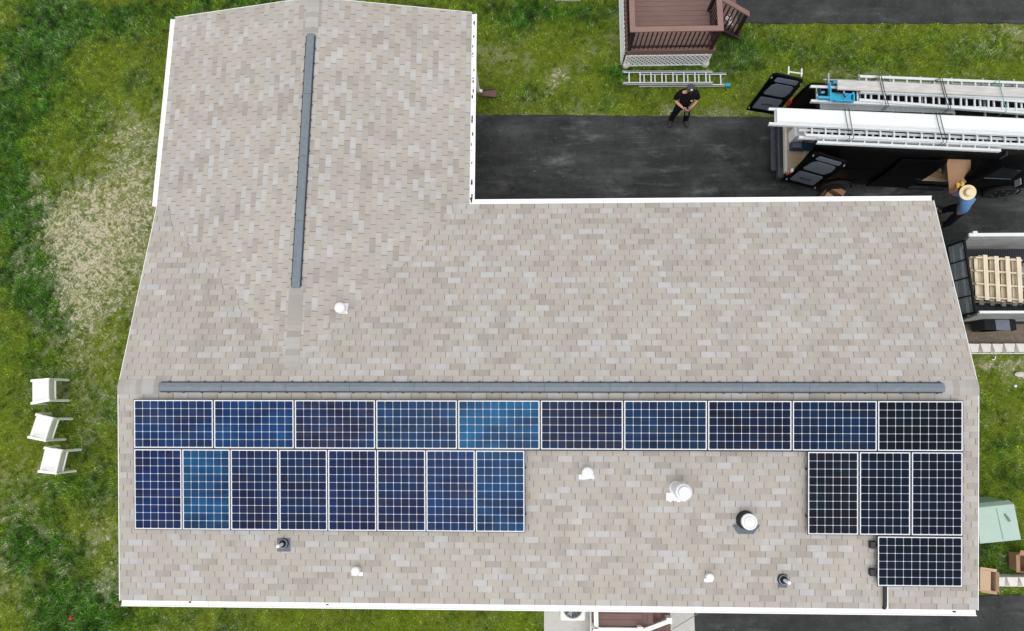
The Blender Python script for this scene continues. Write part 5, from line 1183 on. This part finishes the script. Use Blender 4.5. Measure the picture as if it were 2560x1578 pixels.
mb = MB(); pts = [(.085*math.cos(t), -.075-.085*math.sin(t)) for t in [i*math.pi/10 for i in range(11)]]; mb.prism(pts, 0, .008, Matrix.Translation(hc+Vector((0, .01, .04))) @ Matrix.Rotation(.45, 4, 'X')); mb.build('brim', M['cloth_black'], cp)
mb = MB(); mb.box(-.025, .02, -.012, .012, 0, .006, Matrix.Translation(hc+Vector((0, -.068, .108))) @ Matrix.Rotation(.62, 4, 'X')); mb.build('cap_badge', M['lattice'], cp)
head_parts(pl, (hd1[0], hd1[1], 1.69), (0, -.92, -.40), M['skin'])
mb = MB(); mb.tube([Vector((hd1[0]-.06, hd1[1]-.05, 1.62)), Vector((hd1[0], hd1[1]-.10, 1.60)), Vector((hd1[0]+.06, hd1[1]-.05, 1.62))], .03, 10); mb.build('beard', M['cloth_black'], pl)
e0 = Vector(Cs(.095, -.185, 1.36)[:3]); mb = MB(); mb.lathe([(.030, 0), (.028, .004)], e0, 18, Matrix.Rotation(math.pi/2-.25, 4, 'X')); mb.build('shirt_emblem', M['gold'], pl)
rc = empty('remote_control', 'dark drone remote control held in both hands', 'remote control', (PX-.085, PY-.33, 1.19))
mb = MB(); mb.box(-.085, .085, -.045, .05, 0, .035, Matrix.Rotation(.4, 4, 'X')); mb.build('housing', M['capgrey'], rc, bevel=.012)
mb = MB(); mb.box(-.04, .04, -.12, -.05, .0, .014, Matrix.Rotation(.4, 4, 'X')); mb.build('screen', M['glass'], rc); 
mb = MB()
for s_ in (-1, 1): mb.tube([(s_*.055, .02, .04), (s_*.055, .015, .065)], .006, 8)
mb.build('stick', M['alu_dull'], rc)
# --- worker in the straw hat
wk = empty('person', 'person in blue shirt, straw hat and yellow gloves at the side door', 'person', (19.5, 4.62, 0)); o_ = Vector((19.5, 4.62, 0))
J = lambda x, y, z, *r: (x-o_.x, y-o_.y, z, *r)
pel = J(19.40, 4.58, .92, .11, .10); bel = J(19.32, 4.60, 1.10, .12, .10); che = J(19.20, 4.64, 1.30, .155, .115); nek = J(19.12, 4.68, 1.44, .06, .06); h0 = J(19.075, 4.71, 1.51, .07, .08); h1 = J(19.04, 4.74, 1.58, .085, .092)
ch = [[pel, bel, che, nek, h0, h1]]
wl, wr_ = Vector((19.10, 5.00, 1.22)), Vector((19.22, 5.03, 1.22))
shl, shr_ = (19.03, 4.55, 1.34), (19.30, 4.76, 1.34)
shl, shr_ = (19.08, 4.80, 1.36), (19.33, 4.66, 1.34)
for sp_, ep, wpnt in ((shl, (19.02, 4.88, 1.12), wl), (shr_, (19.36, 4.90, 1.14), wr_)):
    ch.append([che, J(*sp_, .068), J(*ep, .045), J(*((Vector(ep)+wpnt)/2), .038), J(*wpnt, .028)])
for kx, ky, ax_, ay in ((19.44, 4.46, 19.52, 4.42), (19.46, 4.74, 19.56, 4.82)): ch.append([pel, J(19.40, (ky+4.58)/2, .82, .10), J(kx, ky, .49, .068), J(ax_, ay, .10, .042)])
skin('body', M['skin_tan'], ch, wk)
sc = [[J(19.41, 4.575, .84, .15, .13), J(19.38, 4.585, .97, .17, .145), J(19.31, 4.60, 1.12, .16, .135), J(19.20, 4.64, 1.30, .175, .13), J(19.13, 4.675, 1.41, .10, .09)]]
for sp_, ep in ((shl, (19.04, 4.86, 1.20)), (shr_, (19.36, 4.82, 1.18))): sc.append([J(19.20, 4.64, 1.30, .175, .13), J(*sp_, .085), J(*ep, .068)])
skin('shirt', M['cloth_blue'], sc, wk)
tc = [[J(19.40, 4.58, .97, .15, .125), J(19.40, 4.58, .88, .15, .13)]]
for kx, ky, ax_, ay in ((19.44, 4.46, 19.52, 4.42), (19.46, 4.74, 19.56, 4.82)): tc.append([J(19.40, 4.58, .88, .15, .13), J(19.41, (ky+4.58)/2, .78, .11), J(kx, ky, .49, .105), J(ax_, ay, .16, .09), J(ax_, ay, .05, .078), J(ax_, ay, -.03, .06)])
skin('trousers', M['navy'], tc, wk)
for ax_, ay in ((19.52, 4.42), (19.56, 4.82)):
    s__ = skin('shoe', M['shoe'], [[J(ax_+.05, ay-.02, .05, .042, .045), J(ax_-.05, ay+.02, .05, .045, .042), J(ax_-.18, ay+.06, .036, .042, .032)]], wk)
    mb = MB(); mb.tube([J(ax_+.09, ay-.03, .015), J(ax_-.05, ay+.02, .015), J(ax_-.22, ay+.075, .015)], [.03, .047, .03], 10); mb.build('sole', M['sole'], s__)
for w0, sd3 in ((wl, (1, .2, 0)), (wr_, (-1, .2, 0))):
    w0 = w0-o_; skin('glove', M['glove'], fingers(w0, (0, .8, .25), sd3, (0, -.3, 1), curl=.8, r=.0115), wk)
ht = Vector((19.035, 4.745, 1.615))-o_; HM = Matrix.Rotation(.22, 4, 'X') @ Matrix.Rotation(-.18, 4, 'Y')
mb = MB(); mb.lathe([(.185, -.012), (.180, .000), (.14, -.004), (.100, .004), (.094, .05), (.082, .092), (.05, .108), (.01, .100)], ht, 36, HM); hb = mb.build('hat', M['straw'], wk)
mb = MB(); mb.lathe([(.101, .008), (.0985, .035)], ht, 36, HM); mb.build('hat_band', M['straw_band'], hb)
head_parts(wk, tuple(Vector(h1[:3])+Vector((0, 0, -.01))), (-.35, .8, -.45), M['skin_tan'])
